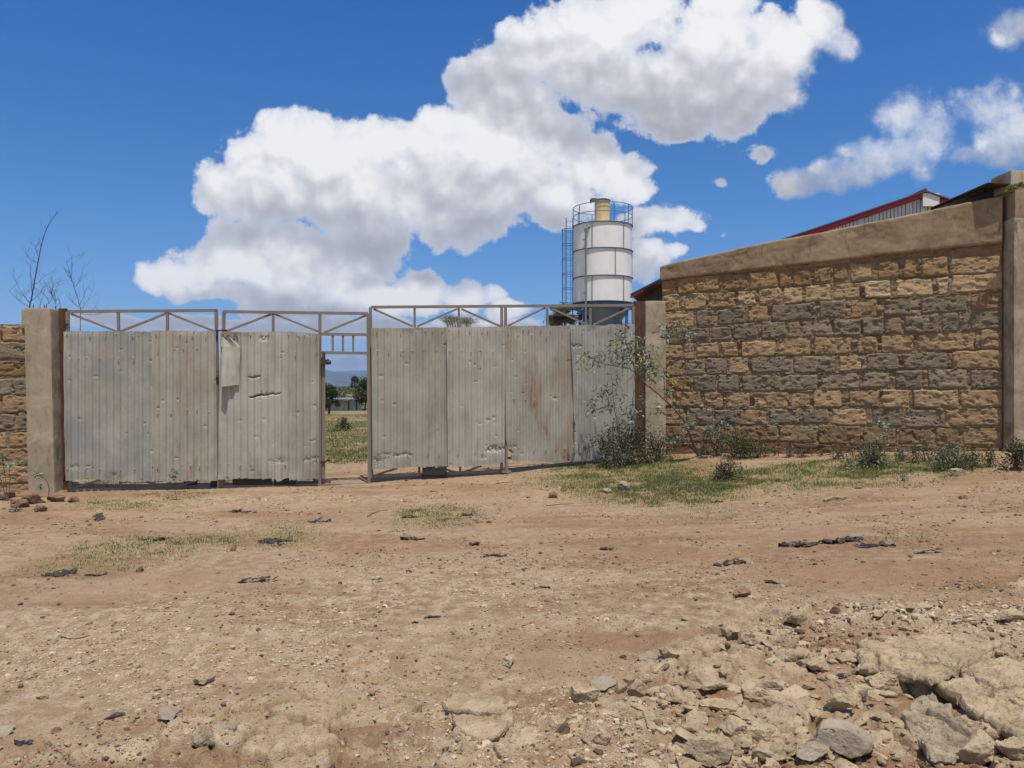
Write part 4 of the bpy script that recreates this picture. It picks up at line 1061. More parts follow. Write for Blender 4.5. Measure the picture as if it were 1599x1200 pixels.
p = pt(LR, 679, 735, .02); mb.box(p, (.40, .07, .14), ax); p = pt(LR, 679, 744, -.03); mb.box(p, (.42, .14, .05), ax)
parts.append(mb.build("bottom_shade_plate", M['dark']))  # black block with the under-gate shade put into its colour
mb = MB(); p0 = pt(LR, 791, 690, .045); p1 = pt(LR, 791, 735, .045)
mb.bar(p0, p1, .05, .035, side=(gr_[0], gr_[1], 0)); mb.box(pt(LR, 791, 737, .045), (.16, .08, .03), ax)
parts.append(mb.build("prop_foot", M['frame']))
parts.append(corrugated("corrugated_sheet", LR, (580,582), (701,702), [(0,513),(1,512)], [(0,733),(.5,730),(1,729)], .050, SH[3], None, 21,
   nails=row((.05,.22,.38,.52,.70,.80,.9),518)+row((.08,.23,.38,.52,.68,.84),548)+row((.1,.22,.3,.38,.46,.54,.72,.88),707), dents=[(.06,720,.09,.04),(.2,709,.06,.03),(.32,710,.06,.035),(.42,709,.05,.03),(.5,709,.05,.03),(.12,588,.04,.02),(.6,515,.04,.02)]))
parts.append(corrugated("corrugated_sheet", LR, (697,699), (789,787), [(0,512),(1,511)], [(0,729),(.45,729),(.85,725),(1,722)], .063, SH[2], None, 22,
   nails=row((.05,.22,.4,.6,.7,.85,.97),517)+row((.05,.25,.42,.58,.8),549)+row((.05,.2,.5,.62),702), dents=[(.82,700,.09,.05),(.95,700,.08,.05),(.7,703,.05,.03),(.4,565,.03,.02),(.48,570,.03,.02),(.55,578,.03,.02),(.8,572,.03,.02),(.55,660,.04,.02),(.7,656,.04,.02),(.8,652,.04,.02),(.62,714,.05,.02)]))
parts.append(corrugated("corrugated_sheet", LR, (788,789), (893,897), [(0,510),(1,509)], [(0,720),(.3,721),(1,721)], .052, SH[4], None, 23,
   nails=row((.07,.26,.35,.52,.68,.85),516)+row((.2,.4,.6,.85),524)+row((.2,.45,.6,.75,.9),700)+row((.12,.3,.45),624), notch=(.16,.12), dents=[(.06,706,.07,.04),(.12,698,.05,.03),(.15,590,.04,.02),(.75,622,.04,.02)]))
parts.append(corrugated("corrugated_sheet", LR, (889,897), (989,989), [(0,508),(.55,509),(.6,507),(1,507)], [(0,720),(1,716)], .064, SH[5], None, 24,
   nails=row((.05,.2,.3,.5,.6,.85),514)+row((.03,.2,.4),520)+row((.05,.2,.3,.42,.55),697), dents=[(.06,541,.06,.03),(.14,541,.04,.03)]))
reparent(gc, *parts)

# ================================================================== SILO
M['silo_white'] = m_paint('silo_white_paint', (.90,.90,.86), .45, (.58,.56,.50), .30, scale=.6)
M['silo_cream'] = m_paint('filter_cream_paint', (.62,.48,.24), .5, (.30,.22,.13), .35)
M['silo_blue'] = m_paint('blue_steel_paint', (.075,.16,.31), .45, (.06,.07,.09), .35)
M['silo_grey'] = m_paint('grey_cone_steel', (.19,.24,.28), .45, (.08,.09,.10), .4)
M['silo_dark'] = m_paint('dark_flange', (.12,.12,.12), .6, (.12,.08,.06), .4)
SX, SY, SRr = 4.92, 41.7, 1.575
def sil(v): return EYE+(600-v)*40.2/F
zb, zt = sil(470), sil(346)
silo = empty("silo", (SX, SY, -.2)); tag(silo, 'white bolted cement silo with a cream filter, blue railing and caged ladder', 'silo')
def lathe(prof, cx, cy, k=64):
    V = []; n = len(prof)
    for (r, z) in prof:
        for j in range(k):
            t = 2*math.pi*j/k; V.append((cx+r*math.cos(t), cy+r*math.sin(t), z))
    Fs = [(i*k+j, i*k+(j+1) % k, (i+1)*k+(j+1) % k, (i+1)*k+j) for i in range(n-1) for j in range(k)]
    return np.array(V), Fs
def lathe_obj(name, prof, cx, cy, m, k=64, smooth=True):
    prof = [(.001, prof[0][1])]+list(prof)+[(.001, prof[-1][1])]
    mb = MB(); V, Fs = lathe(prof, cx, cy, k); mb.add(V, Fs); return mb.build(name, m, None, smooth)
sp = []
z_a, z_b = sil(387), sil(430)
tank = None
mb = MB()
for (a, b) in [(zb, z_b), (z_b, z_a), (z_a, zt)]:
    V, Fs = lathe([(SRr, a+.004), (SRr, b-.004)], SX, SY, 72); mb.add(V, Fs)
V, Fs = lathe([(.01, zb), (SRr, zb+.002)], SX, SY, 72); mb.add(V, Fs)
tank = mb.build("tank", M['silo_white'], None, True); sp.append(tank)
mb = MB()
for z in (zb, z_b, z_a, zt):
    V, Fs = lathe([(SRr+.003, z-.022), (SRr+.06, z-.02), (SRr+.06, z+.02), (SRr+.003, z+.022)], SX, SY, 72); mb.add(V, Fs)
for j, (a, b) in enumerate([(zb, z_b), (z_b, z_a), (z_a, zt)]):
    for k in range(4):
        t = R(-90+[-28, 17, -28][j]+k*[64, 62, 64][j])
        c = np.array([SX+math.cos(t)*SRr, SY+math.sin(t)*SRr, (a+b)/2]); ax = np.array([[math.cos(t), math.sin(t), 0], [-math.sin(t), math.cos(t), 0], [0, 0, 1]])
        mb.box(c, (.02, .014, b-a-.07), ax)
        for q in range(14): mb.box(c+ax[0]*.02+np.array([0, 0, (q/13-.5)*(b-a-.15)])+ax[1]*.04, (.02, .035, .035), ax)
sp.append(mb.build("flange", M['silo_dark']))
# roof deck, cream filter and its hood
sp.append(lathe_obj("roof_deck", [(SRr-.02, zt+.036), (SRr-.3, zt+.06), (.1, zt+.10)], SX, SY, M['silo_white']))
fx, fy = SX-.02, SY-.1; zf = sil(303)
filt = lathe_obj("filter", [(.40, zt+.05), (.42, zt+.16), (.385, zt+.18), (.385, sil(314)), (.41, sil(313.5)), (.41, sil(312)), (.385, sil(311.5)), (.40, sil(305))], fx, fy, M['silo_cream'], 40)
hood = lathe_obj("hood", [(.44, sil(305)), (.45, sil(303.5)), (.30, sil(301.5)), (.05, sil(301))], fx, fy, M['silo_dark'], 40)
mb = MB(); mb.box((fx-.50, fy-.1, sil(303.5)), (.34, .5, .10)); mb.box((fx-.62, fy-.1, sil(305)), (.10, .45, .14)); lip = mb.build("hood_lip", M['silo_dark'], hood); 
sp += [filt, hood]
# railing
mb = MB(); rr = SRr+.02
for j in range(10):
    t = R(-90+15+36*j); x, y = SX+rr*math.cos(t), SY+rr*math.sin(t); mb.tube([(x, y, zt), (x, y, zt+1.02)], .022, 6)
for h in (.55, 1.02):
    mb.tube([(SX+rr*math.cos(R(a)), SY+rr*math.sin(R(a)), zt+h) for a in range(0, 361, 9)], .02, 6, caps=False)
sp.append(mb.build("railing", M['silo_blue']))
# filling pipe
px_, py_ = SX-1.05, SY-1.40
mb = MB(); mb.tube([(px_, py_, zb-3.3), (px_, py_, sil(362))], .055, 10)
mb.tube([(px_, py_, sil(362)), (px_, py_-.02, sil(357)), (px_+.08, py_+.02, sil(353.5)), (px_+.22, py_+.12, sil(354))], .075, 10)
for v in (457, 374): mb.box((px_-.06, py_+.05, sil(v)), (.16, .12, .05))
sp.append(mb.build("filling_pipe", M['silo_grey'], None, True))
# caged ladder at the left
lx, ly = SX-SRr-.33, SY-.05
mb = MB()
for x in (lx-.18, lx+.18): mb.tube([(x+.1, ly, -.1), (x+.1, ly, zt+.5)], .024, 6)
k = 0
for z in np.arange(.3, zt+.4, .30): mb.tube([(lx-.08, ly, z), (lx+.28, ly, z)], .011, 5)
lad = mb.build("ladder", M['silo_blue']); mb = MB()
zc = np.linspace(sil(470), sil(352), 6)
for z in zc: mb.tube([(lx+.1+.37*math.cos(R(a))-.05, ly-.30+.36*math.sin(R(a)), z) for a in range(60, 301-0, 20)]+[(lx+.3, ly-.62, z)], .017, 5)
for a in (70, 110, 150, 190, 230): mb.tube([(lx+.05+.37*math.cos(R(a)), ly-.30+.36*math.sin(R(a)), sil(474)), (lx+.05+.37*math.cos(R(a)), ly-.30+.36*math.sin(R(a)), sil(351))], .014, 5)
cage = mb.build("safety_cage", M['silo_blue'], lad); sp.append(lad)
# ring beam, cone and legs
sp.append(lathe_obj("ring_beam", [(SRr-.10, zb-.33), (SRr-.02, zb-.33), (SRr-.02, zb-.04), (SRr-.10, zb-.04)], SX, SY, M['silo_blue']))
sp.append(lathe_obj("cone", [(.22, zb-2.3), (.25, zb-2.2), (SRr-.14, zb-.30), (SRr-.14, zb-.2)], SX, SY, M['silo_grey']))
for (a, b) in ((-1, -1), (1, -1), (1, 1), (-1, 1)):
    mb = MB(); mb.box((SX+a*1.13, SY+b*1.13, (zb-.30-.3)/2), (.16, .16, zb-.30+.3)); mb.box((SX+a*1.13, SY+b*1.13, zb-.42), (.34, .34, .10)); sp.append(mb.build("leg", M['silo_blue']))
mb = MB()
for z in (zb-1.45,):
    for (a, b, c, d) in ((-1, -1, 1, -1), (1, -1, 1, 1), (1, 1, -1, 1), (-1, 1, -1, -1)): mb.bar((SX+a*1.05, SY+b*1.13, z), (SX+c*1.05, SY+d*1.13, z), .12, .10)
sp.append(mb.build("brace", M['silo_blue']))
reparent(silo, *sp)
# screw conveyor platform under the ladder
cv = empty("conveyor_frame", (SX-2.1, SY-.6, -.1)); tag(cv, 'dark steel conveyor framework beside the silo legs, under the ladder', 'steel frame')
mb = MB()
for x in (SX-2.75, SX-1.75): 
    for y in (SY-1.2, SY-.1): mb.bar((x, y, -.3), (x, y, sil(478)), .09, .09)
for z in (sil(478), sil(492)):
    for y in (SY-1.2, SY-.1): mb.bar((SX-2.8, y, z), (SX-1.6, y, z), .08, .08)
    for x in (SX-2.75, SX-1.75): mb.bar((x, SY-1.25, z-.02), (x, SY-.05, z-.02), .07, .07)
mb.tube([(SX-2.7, SY-.65, sil(500)), (SX-.2, SY-.65, sil(489))], .15, 10) if False else None
o = mb.build("framework", M['dark']); mb = MB(); mb.tube([(SX-2.7, SY-.65, sil(500)), (SX-.2, SY-.65, sil(489))], .15, 10); o3 = mb.build("screw_tube", M['dark']); mb = MB(); mb.box((SX-2.2, SY-.65, sil(480.5)), (1.3, 1.2, .03)); o2 = mb.build("deck", M['silo_dark']); reparent(cv, o, o2, o3)

# ================================================================== WAREHOUSE WITH THE RED TRIM
M['clad'] = m_paint('grey_cladding', (.56,.60,.63), .4, (.30,.32,.34), .2)
M['red'] = m_paint('red_fascia', (.42,.022,.035), .4, (.20,.03,.03), .2)
M['white_board'] = m_paint('white_board', (.74,.74,.72), .5, (.5,.48,.44), .2)
M['roof_sheet'] = m_paint('purple_brown_roof', (.10,.06,.075), .5, (.06,.05,.05), .3)
M['rib_shade'] = m_paint('cladding_rib_shade', (.17,.185,.20), .7, (.05,.05,.05), .1)
D_ = 30.0; rx = (1441-800)*D_/F; rz_ = EYE+(600-301)*D_/F; hw = 8.6; slope = .338
wh = empty("warehouse", (rx, D_, 0)); tag(wh, 'grey ribbed metal warehouse gable with red roof trim, far behind the wall', 'warehouse')
mb = MB(); n = int(2*hw/.155)
xs = np.linspace(-hw, hw, n*4+1)
def roofz(x): return rz_-.22-abs(x)*slope
# ribbed sheet: narrow ribs standing 3 cm proud
V = []; 
for x in xs:
    f = (x/.62) % 1.0; y = D_-(.035 if f < .14 else 0.0); V += [(rx+x, y, -.2), (rx+x, y, roofz(x))]
Fs = [(2*i, 2*i+2, 2*i+3, 2*i+1) for i in range(len(xs)-1)]; mb.add(V, Fs)
w1 = mb.build("wall", M['clad'])
mb = MB(); m_ = 9.0
for sx in (-1, 1): 
    x0 = rx+sx*hw; mb.add([(x0, D_, -.2), (x0, D_+m_, -.2), (x0, D_+m_, roofz(hw)), (x0, D_, roofz(hw))], [(0, 1, 2, 3)])
mb.add([(rx-hw, D_+m_, -.2), (rx+hw, D_+m_, -.2), (rx+hw, D_+m_, roofz(hw)), (rx, D_+m_, roofz(0)), (rx-hw, D_+m_, roofz(hw))], [(0, 1, 2, 3, 4)])
w1b = mb.build("side_wall", M['clad'])
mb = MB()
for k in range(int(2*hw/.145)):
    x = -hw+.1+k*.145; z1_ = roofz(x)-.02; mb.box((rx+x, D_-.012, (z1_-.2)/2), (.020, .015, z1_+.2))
w2 = mb.build("rib_shadow_strip", M['rib_shade'])  # dark strips paint the shade between the cladding ribs
mb = MB()
for sx in (-1, 1):
    a = np.array((rx, D_-.10, rz_-.12)); b = np.array((rx+sx*(hw+.3), D_-.10, rz_-.12-(hw+.3)*slope)); mb.bar(a, b, .15, .05, side=(0, 1, 0))
w3 = mb.build("barge_board", M['red']); mb = MB()
for sx in (-1, 1):
    a = np.array((rx, D_+m_/2-.1, rz_+.0)); b = np.array((rx+sx*(hw+.4), D_+m_/2-.1, rz_-(hw+.4)*slope)); mb.bar(a, b, .05, m_+.3, side=(0, 1, 0))
w4 = mb.build("roof", M['roof_sheet']); mb = MB(); mb.box((rx+.24, D_-.16, rz_-.32), (.64, .06, .50)); w5 = mb.build("white_board", M['white_board'])
mb = MB(); mb.tube([(rx, D_-.2, rz_+.03), (rx, D_+m_, rz_+.03)], .09, 8); w6 = mb.build("ridge_cap", M['roof_sheet'], w4)
reparent(wh, w1, w1b, w2, w3, w4, w5)

# ---- lean-to roofs behind the wall
M['darkroof'] = m_rust('rusted_roof_sheet', (.05,.032,.027), (.10,.06,.045))  # rust tone, darkened to paint in the shade of the underside
def corr_roof(c00, c10, c11, c01, pitch=.076, amp=.009, nx=140, ny=10, seed=0):
    """corrugated panel through four corners; ridges run from the first edge to the opposite one"""
    c = [np.array(q, float) for q in (c00, c10, c11, c01)]
    a, t = np.meshgrid(np.linspace(0, 1, nx), np.linspace(0, 1, ny), indexing='ij'); a, t = a[..., None], t[..., None]
    P = (c[0]*(1-a)+c[1]*a)*(1-t)+(c[3]*(1-a)+c[2]*a)*t
    L = np.linalg.norm(c[1]-c[0]); up = np.cross(c[1]-c[0], c[3]-c[0]); up = up/np.linalg.norm(up)
    P = P+up*(amp*np.sin(a*L/pitch*2*math.pi))
    top = P.reshape(-1, 3)+up*.004; bot = P.reshape(-1, 3)-up*.004
    idx = np.arange(nx*ny).reshape(nx, ny); q = np.stack([idx[:-1, :-1], idx[1:, :-1], idx[1:, 1:], idx[:-1, 1:]], -1).reshape(-1, 4)
    return np.concatenate([top, bot]), np.concatenate([q, q[:, ::-1]+nx*ny])
ln = empty("lean_to_roof", (6.9, 12.0, 2.9)); tag(ln, 'dark rusty corrugated roof sheet sticking up over the coping beside the tall pillar', 'roof')
e0 = onplane(WA, WB, 1455, 325, -.28); e1 = onplane(WA, WB, 1543, 286, .20); e2 = onplane(WA, WB, 1590, 289, .16); e3 = e0+(e2-e1)*1.2+np.array([.2, .4, 0.0])
back = np.array([.35, .85, .0])
V, Q = corr_roof(e1, e1+back*2.2+np.array([.1, 0, -.02]), e0+back*2.2+np.array([0, 0, -.02]), e0); r1 = np_mesh("roof_sheet", V, Q, M['darkroof'])
V, Q = corr_roof(e2, e2+back*2.2+np.array([0, 0, -.06]), e1+back*2.2+np.array([0, 0, -.024]), e1, seed=2); r2 = np_mesh("end_sheet", V, Q, M['darkroof'])
mb = MB(); mb.bar(e0+back*.12+np.array([0, 0, -.05]), e1+back*.28+np.array([0, 0, -.05]), .07, .05); mb.bar(e0+back*.12+np.array([0, 0, -.05]), e0+back*.12+np.array([0, 0, -3.2]), .09, .09, side=(1, 0, 0)); mb.bar(e1+back*.5+np.array([0, 0, -.05]), e1+back*.5+np.array([0, 0, -3.6]), .09, .09, side=(1, 0, 0))
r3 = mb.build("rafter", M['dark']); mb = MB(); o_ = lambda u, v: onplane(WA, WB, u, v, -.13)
mb.add([o_(1460, 327), o_(1460, 335), o_(1590, 320), o_(1590, 293), o_(1541, 291)], [(0, 1, 2, 3, 4)]); r4 = mb.build("under_roof_shade", M['dark']); reparent(ln, r1, r2, r3, r4)  # dark sheet added to paint the shade beneath the lean-to roof

sh = empty("shed", (4.0, 17.5, .3)); tag(sh, 'dark open shed with a thin red eave, behind the wall end beside the silo', 'shed')
a0 = at(985, 459, 17.5); a1 = at(1046, 428, 16.2)
mb = MB(); b3 = np.array([1.5, 4.0, -.2])
def slab4(mb, P, th=.05):
    P = [np.array(p, float) for p in P]; V = P+[p-np.array([0, 0, th]) for p in P]; n = len(P)
    mb.add(V, [tuple(range(n)), tuple(range(2*n-1, n-1, -1))]+[(i, i+n, (i+1) % n+n, (i+1) % n) for i in range(n)])
slab4(mb, [a0, a1, a1+b3, a0+b3], .05); o1 = mb.build("roof", M['roof_sheet'])
mb = MB(); mb.bar(a0+np.array([0, -.03, -.085]), a0+(a1-a0)*.32+np.array([0, -.03, -.085]), .035, .03, side=(0, 0, 1)); o2 = mb.build("eave_trim", M['red'])
mb = MB()
w0 = a0+np.array([.22, .5, 0]); w1_ = a1+np.array([0, .6, 0])
mb.add([(w0[0], w0[1], 0), (w1_[0], w1_[1], 0), (w1_[0], w1_[1], w1_[2]-.06), (w0[0], w0[1], w0[2]-.04)], [(0, 1, 2, 3)])
mb.add([(w0[0], w0[1], 0), (w0[0]+1.4, w0[1]+3.5, 0), (w0[0]+1.4, w0[1]+3.5, w0[2]-.2), (w0[0], w0[1], w0[2]-.04)], [(0, 3, 2, 1)])
o3 = mb.build("wall", M['dark']); reparent(sh, o1, o2, o3)

# ---- low shed far behind the wicket doorway
M['far_sheet'] = m_sheet('far_grey_sheet', (.33,.34,.34), .05, 0, 40); M['far_roof'] = m_paint('pale_flat_roof', (.22,.23,.24), .6, (.3,.3,.3), .3)
fs = empty("low_shed", (-26, 118, -2.4)); tag(fs, 'low grey metal shed with a pale roof, seen far off through the wicket doorway', 'shed')
def fa(u, v, d=118): return at(u, v, d)
mb = MB(); xs = np.linspace(fa(478, 640)[0], fa(566, 640)[0], 260); zb_, zt_ = fa(500, 648)[2], fa(500, 626)[2]
V = []; 
for i, x in enumerate(xs): y = 118+.03*math.sin(i*1.3); V += [(x, y, zb_), (x, y, zt_)]
mb.add(V, [(2*i, 2*i+2, 2*i+3, 2*i+1) for i in range(len(xs)-1)]); o1 = mb.build("wall", M['far_sheet'])
mb = MB(); mb.box(((xs[0]+xs[-1])/2, 121.6, (zt_+fa(500, 623.5)[2])/2+.12), (xs[-1]-xs[0]+1.0, 8.5, .14)); o2 = mb.build("roof", M['far_roof'])
mb = MB()
for u in (545, 557): mb.box((fa(u, 640)[0], 117.9, (zb_+zt_)/2), (.13, .08, zt_-zb_))
o3 = mb.build("post", M['dark']); reparent(fs, o1, o2, o3)

# ================================================================== PLANTS
class Plant:
    def __init__(s, seed): s.g = np.random.default_rng(seed); s.L = []; s.C = []; s.stem = MB()
    def leaf(s, p, d, L, W_, col, droop=.3):
        g = s.g; d = np.array(d, float); d /= np.linalg.norm(d)+1e-9
        side = np.cross(d, g.normal(size=3)); side /= np.linalg.norm(side)+1e-9
        a = np.asarray(p, float); b = a+d*L*.45+np.array([0, 0, -droop*L*.1]); c = a+d*L+np.array([0, 0, -droop*L*.45])
        s.L.append([a-side*W_*.12, a+side*W_*.12, b+side*W_*.5, c, b-side*W_*.5]); s.C.append(np.array(col)*g.uniform(.75, 1.25))
    def finish(s, leafname, m, parent):
        out = []
        if s.L:
            V = np.array(s.L).reshape(-1, 3); n = len(s.L); b = (np.arange(n)*5)[:, None]
            q = b+np.array([[0, 1, 2, 4]]); t = b+np.array([[4, 2, 3]]); c = np.repeat(np.array(s.C), 5, axis=0)
            out.append(np_mesh(leafname, V, [q, t], m, attr={'col': c}, smooth=False))
        if s.stem.V: out.append(s.stem.build("stem", s.bark, None, True))
        reparent(parent, *out); return out
GREY = [(.20,.235,.165), (.25,.29,.215), (.15,.185,.115), (.31,.34,.27)]
DARK = [(.045,.06,.028), (.07,.085,.04), (.10,.115,.06), (.14,.15,.085)]
OLIV = [(.10,.115,.045), (.14,.145,.06), (.08,.10,.04), (.19,.185,.09)]
def bez(pts, n=14):
    pts = [np.array(p, float) for p in pts]; t = np.linspace(0, len(pts)-1, n); out = []
    for q in t:
        i = min(int(q), len(pts)-2); f = q-i; p0, p1, p2, p3 = pts[max(i-1, 0)], pts[i], pts[i+1], pts[min(i+2, len(pts)-1)]
        out.append(.5*((2*p1)+(-p0+p2)*f+(2*p0-5*p1+4*p2-p3)*f*f+(-p0+3*p1-3*p2+p3)*f**3))
    return out
def rosette(P, c, r, n, L, W_, cols, up=.5, droop=.5):
    g = P.g
    for k in range(n):
        d = g.normal(size=3); d /= np.linalg.norm(d); d[2] = abs(d[2])*up+.1*up
        P.leaf(np.array(c)+g.normal(size=3)*r*.35, d, L*g.uniform(.6, 1.2), W_*g.uniform(.7, 1.2), cols[g.integers(len(cols))], droop)
def bush(label, cat, u, v, wpx, hpx, cols, seed, n=900, L=.045, W_=.018, stems=10, group=None, name="shrub", d=None, depth=.8, spiky=.35):
    """shrub standing on the ground under photo pixel (u, v), wpx wide and hpx tall in the photo"""
    b = gp(u, v); dist = b[1]; rx_ = wpx*dist/F/2; hz = hpx*dist/F; b[2] -= .02
    o = empty(name, tuple(b)); tag(o, label, cat, group)
    P = Plant(seed); P.bark = M['bark']; g = P.g; tips = []
    for k in range(stems):
        a = g.uniform(0, 2*math.pi); rr_ = g.uniform(.15, 1); hh = hz*(1-.45*rr_)*g.uniform(.6, 1.1)
        tip = b+np.array([math.cos(a)*rx_*rr_, math.sin(a)*rx_*rr_*depth, hh]); mid = b+(tip-b)*.5+np.array([0, 0, hh*.12])+g.normal(size=3)*rx_*.08
        pts = bez([b+g.normal(size=3)*np.array([.03, .03, 0]), mid, tip], 8); P.stem.tube(pts, np.linspace(.007, .002, 8), 5); tips.append(pts)
    for k in range(n):
        if g.uniform() < .62:
            pts = tips[g.integers(len(tips))]; p = pts[g.integers(2, len(pts))]+g.normal(size=3)*rx_*np.array([.16, .16, .12])
        else:
            th, ph, r_ = g.uniform(0, 2*math.pi), math.acos(g.uniform(-.1, 1)), g.uniform(.5, 1)**.5
            w_ = 1+spiky*float(vnoise(np.cos(th)*2+seed, np.sin(th)*2+ph*2, seed=seed))
            p = b+np.array([math.cos(th)*math.sin(ph)*rx_, math.sin(th)*math.sin(ph)*rx_*depth, math.cos(ph)*hz*.9])*r_*w_
        if p[2] < b[2]+.02: p[2] = b[2]+g.uniform(.02, .08)
        dd_ = p-(b+np.array([0, 0, hz*.2])); dd_ = dd_/(np.linalg.norm(dd_)+1e-6)+g.normal(size=3)*.8
        P.leaf(p, dd_, L*g.uniform(.5, 1.3), W_*g.uniform(.6, 1.2), cols[g.integers(len(cols))])
    P.finish("foliage", M['leaf'], o); return o, P

# the tall wild bush leaning over the gate's right end
b0 = gp(1094, 714); o = empty("wild_bush", tuple(b0)); tag(o, 'tall straggly grey-green bush with a leaning branch and yellow flowers, at the right gate post', 'bush')
P = Plant(77); P.bark = M['bark']; g = P.g
def A3(u, v, d=12.9): return at(u, v, d)
base = b0+np.array([0, 0, -.02])
branches = [([base, A3(1082,690,12.9), A3(1068,655,12.8), A3(1035,622,12.7), A3(1008,598,12.7), A3(994,582,12.7)], .020, .010),
 ([A3(994,582,12.7), A3(975,574,12.7), A3(950,571,12.7), A3(928,562,12.65), A3(914,556,12.6)], .009, .003),
 ([A3(994,582,12.7), A3(985,560,12.65), A3(978,535,12.6), A3(972,512,12.6)], .008, .003),
 ([A3(1008,598,12.7), A3(1018,575,12.75), A3(1010,555,12.8), A3(1002,545,12.8)], .007, .003),
 ([A3(1038,625,12.7), A3(1038,600,12.7), A3(1036,575,12.7), A3(1022,560,12.7)], .008, .003),
 ([base, A3(1075,690,13.0), A3(1062,655,13.1), A3(1066,610,13.1), A3(1074,570,13.1), A3(1075,535,13.1)], .013, .005),
 ([gp(975,727), A3(968,680,13.0), A3(960,640,13.0), A3(957,600,13.0), A3(955,575,13.0)], .008, .003),
 ([gp(987,727), A3(987,680,12.95), A3(987,640,12.95), A3(990,615,12.95), A3(998,600,12.9)], .008, .003),
 ([base, A3(1100,690,12.9), A3(1088,665,12.8), A3(1080,655,12.8)], .010, .004), ([base, A3(1105,680,12.8), A3(1112,655,12.8)], .009, .003),
 ([A3(1026,615,12.7), A3(1026,640,12.6), A3(1028,655,12.6)], .004, .002), ([A3(994,582,12.7), A3(975,600,12.7), A3(955,612,12.7), A3(935,622,12.7)], .005, .002)]
for k, (pts, r0, r1) in enumerate(branches):
    pp = bez(pts, 18); pp = [p+g.normal(size=3)*.006 for p in pp]; P.stem.tube(pp, np.linspace(r0, r1, 18), 6)
P.bark = M['bark']
clus = [(914,558,14,26),(932,560,14,34),(950,548,16,40),(968,556,16,44),(985,545,18,60),(972,528,12,36),(978,512,9,24),(995,540,14,46),(1008,552,14,44),(1003,572,16,60),(1018,570,13,44),(1022,590,11,30),
 (945,608,13,34),(932,625,11,34),(928,640,8,22),(950,636,9,20),(962,590,8,16),(978,570,10,22),(1040,580,8,20),(1045,610,8,16),(1030,640,10,26),
 (1046,520,16,46),(1062,514,14,46),(1074,524,12,34),(1038,519,16,20),(1080,535,8,12),
 (980,640,12,26),(972,660,13,30),(992,650,11,22),(955,668,10,20),(1000,626,8,14),(965,620,9,14)]
for (u, v, r, n) in clus: 
    for k in range(int(n*1.25)):
        p = A3(u+g.normal()*r*.55, v+g.normal()*r*.45, 12.75+g.normal()*.10); d = g.normal(size=3)*np.array([1, .8, .7])+np.array([-.2, 0, -.15])
        P.leaf(p, d, g.uniform(.06, .13), g.uniform(.020, .034), (GREY+DARK[2:])[g.integers(6)], .5)
rosette(P, A3(1078,668,12.75), .06, 110, .14, .022, GREY, .8, .6); rosette(P, A3(1060,690,12.8), .10, 90, .10, .020, GREY+DARK, .9); rosette(P, A3(1108,672,12.8), .10, 120, .10, .02, GREY, .9)
fol = P.finish("foliage", M['leaf'], o)
for fk, (u, v, n) in enumerate([(964,537,34),(912,562,14),(912,580,9),(926,580,8),(1052,594,30),(930,632,14),(1000,562,9)]):
    PF = Plant(78+fk); PF.bark = M['bark']
    for k in range(n):
        d = PF.g.normal(size=3); PF.leaf(A3(u+PF.g.normal()*2.4, v+PF.g.normal()*2.4, 12.6), d, .034, .015, [(.62,.50,.03), (.50,.45,.06)][k % 2])
    PF.finish("flower_cluster", M['leaf'], o)

bush('dense dark green shrub hugging the foot of the right end of the gate', 'shrub', 978, 729, 92, 78, DARK+DARK+[(.20,.22,.13)], 101, 3000, .05, .022, 16)
bush('dry grey-green tuft between the gate post and the leaning bush', 'shrub', 1030, 722, 60, 56, GREY[:1]+DARK+[(.24,.20,.12)], 102, 1500, .05, .014, 14)
bush('leafy shrub with small blue-green leaves at the wall, right of the leaning bush', 'shrub', 1122, 713, 60, 62, GREY+DARK, 103, 900, .055, .018, 12)
bush('dark compact shrub under the dark block course, third from the gate post', 'shrub', 1160, 714, 50, 44, DARK+OLIV, 104, 1300, .045, .02, 12)
bush('small round dark bush standing in the grass in front of the wall', 'shrub', 1136, 750, 48, 34, DARK, 105, 1300, .035, .017, 10)
bush('low mixed weed at the wall foot with reddish stems, left of the wall middle', 'weed', 1195, 712, 34, 26, OLIV+DARK, 106, 320, .04, .016, 8, name="weed")
bush('rounded grey-green shrub at the middle of the wall foot', 'shrub', 1357, 730, 68, 40, GREY+DARK+OLIV, 107, 1700, .045, .019, 14)
bush('wide green shrub at the wall foot near the tall pillar', 'shrub', 1488, 735, 74, 44, DARK+OLIV+GREY[:2], 108, 1700, .04, .018, 16)
bush('thin leggy weed leaning at the wall between the two wide shrubs', 'weed', 1450, 722, 60, 50, OLIV+GREY[:1], 109, 330, .04, .014, 14, name="weed")
bush('green shrub at the foot of the tall pillar', 'shrub', 1586, 735, 40, 54, DARK+OLIV, 110, 900, .045, .02, 12)
bush('short weed at the pillar corner beside the wide green shrub', 'weed', 1545, 730, 40, 34, OLIV+DARK, 111, 420, .035, .014, 9, name="weed")
for k_, (uu_, vv_, ww_, hh_, nn_, lab_) in enumerate([(1182,713,26,34,190,'pale spindly weed against the brown block course, left of the sprigs'),(1232,712,22,18,120,'low sparse weed at the wall foot between the two thin sprigs'),(1252,712,16,14,70,'tiny weed at the wall foot just left of the spreading sprig'),(1306,716,26,22,140,'dry straggly weed between the spreading sprig and the rounded shrub'),(1410,722,28,30,190,'greyish straggly weed right of the rounded grey-green shrub'),(1432,724,22,42,150,'thin yellowing weed against the wall, right of the greyish straggly one'),(1520,730,30,40,300,'leafy weed leaning on the wall, right of the wide green shrub'),(1100,712,30,20,200,'low dark weed at the foot of the leaning bush')]):
    bush(lab_, 'weed', uu_, vv_, ww_, hh_, (OLIV, GREY+OLIV, DARK+OLIV)[k_ % 3], 150+k_, int(nn_*1.3), .045, .014, 9, name='weed')
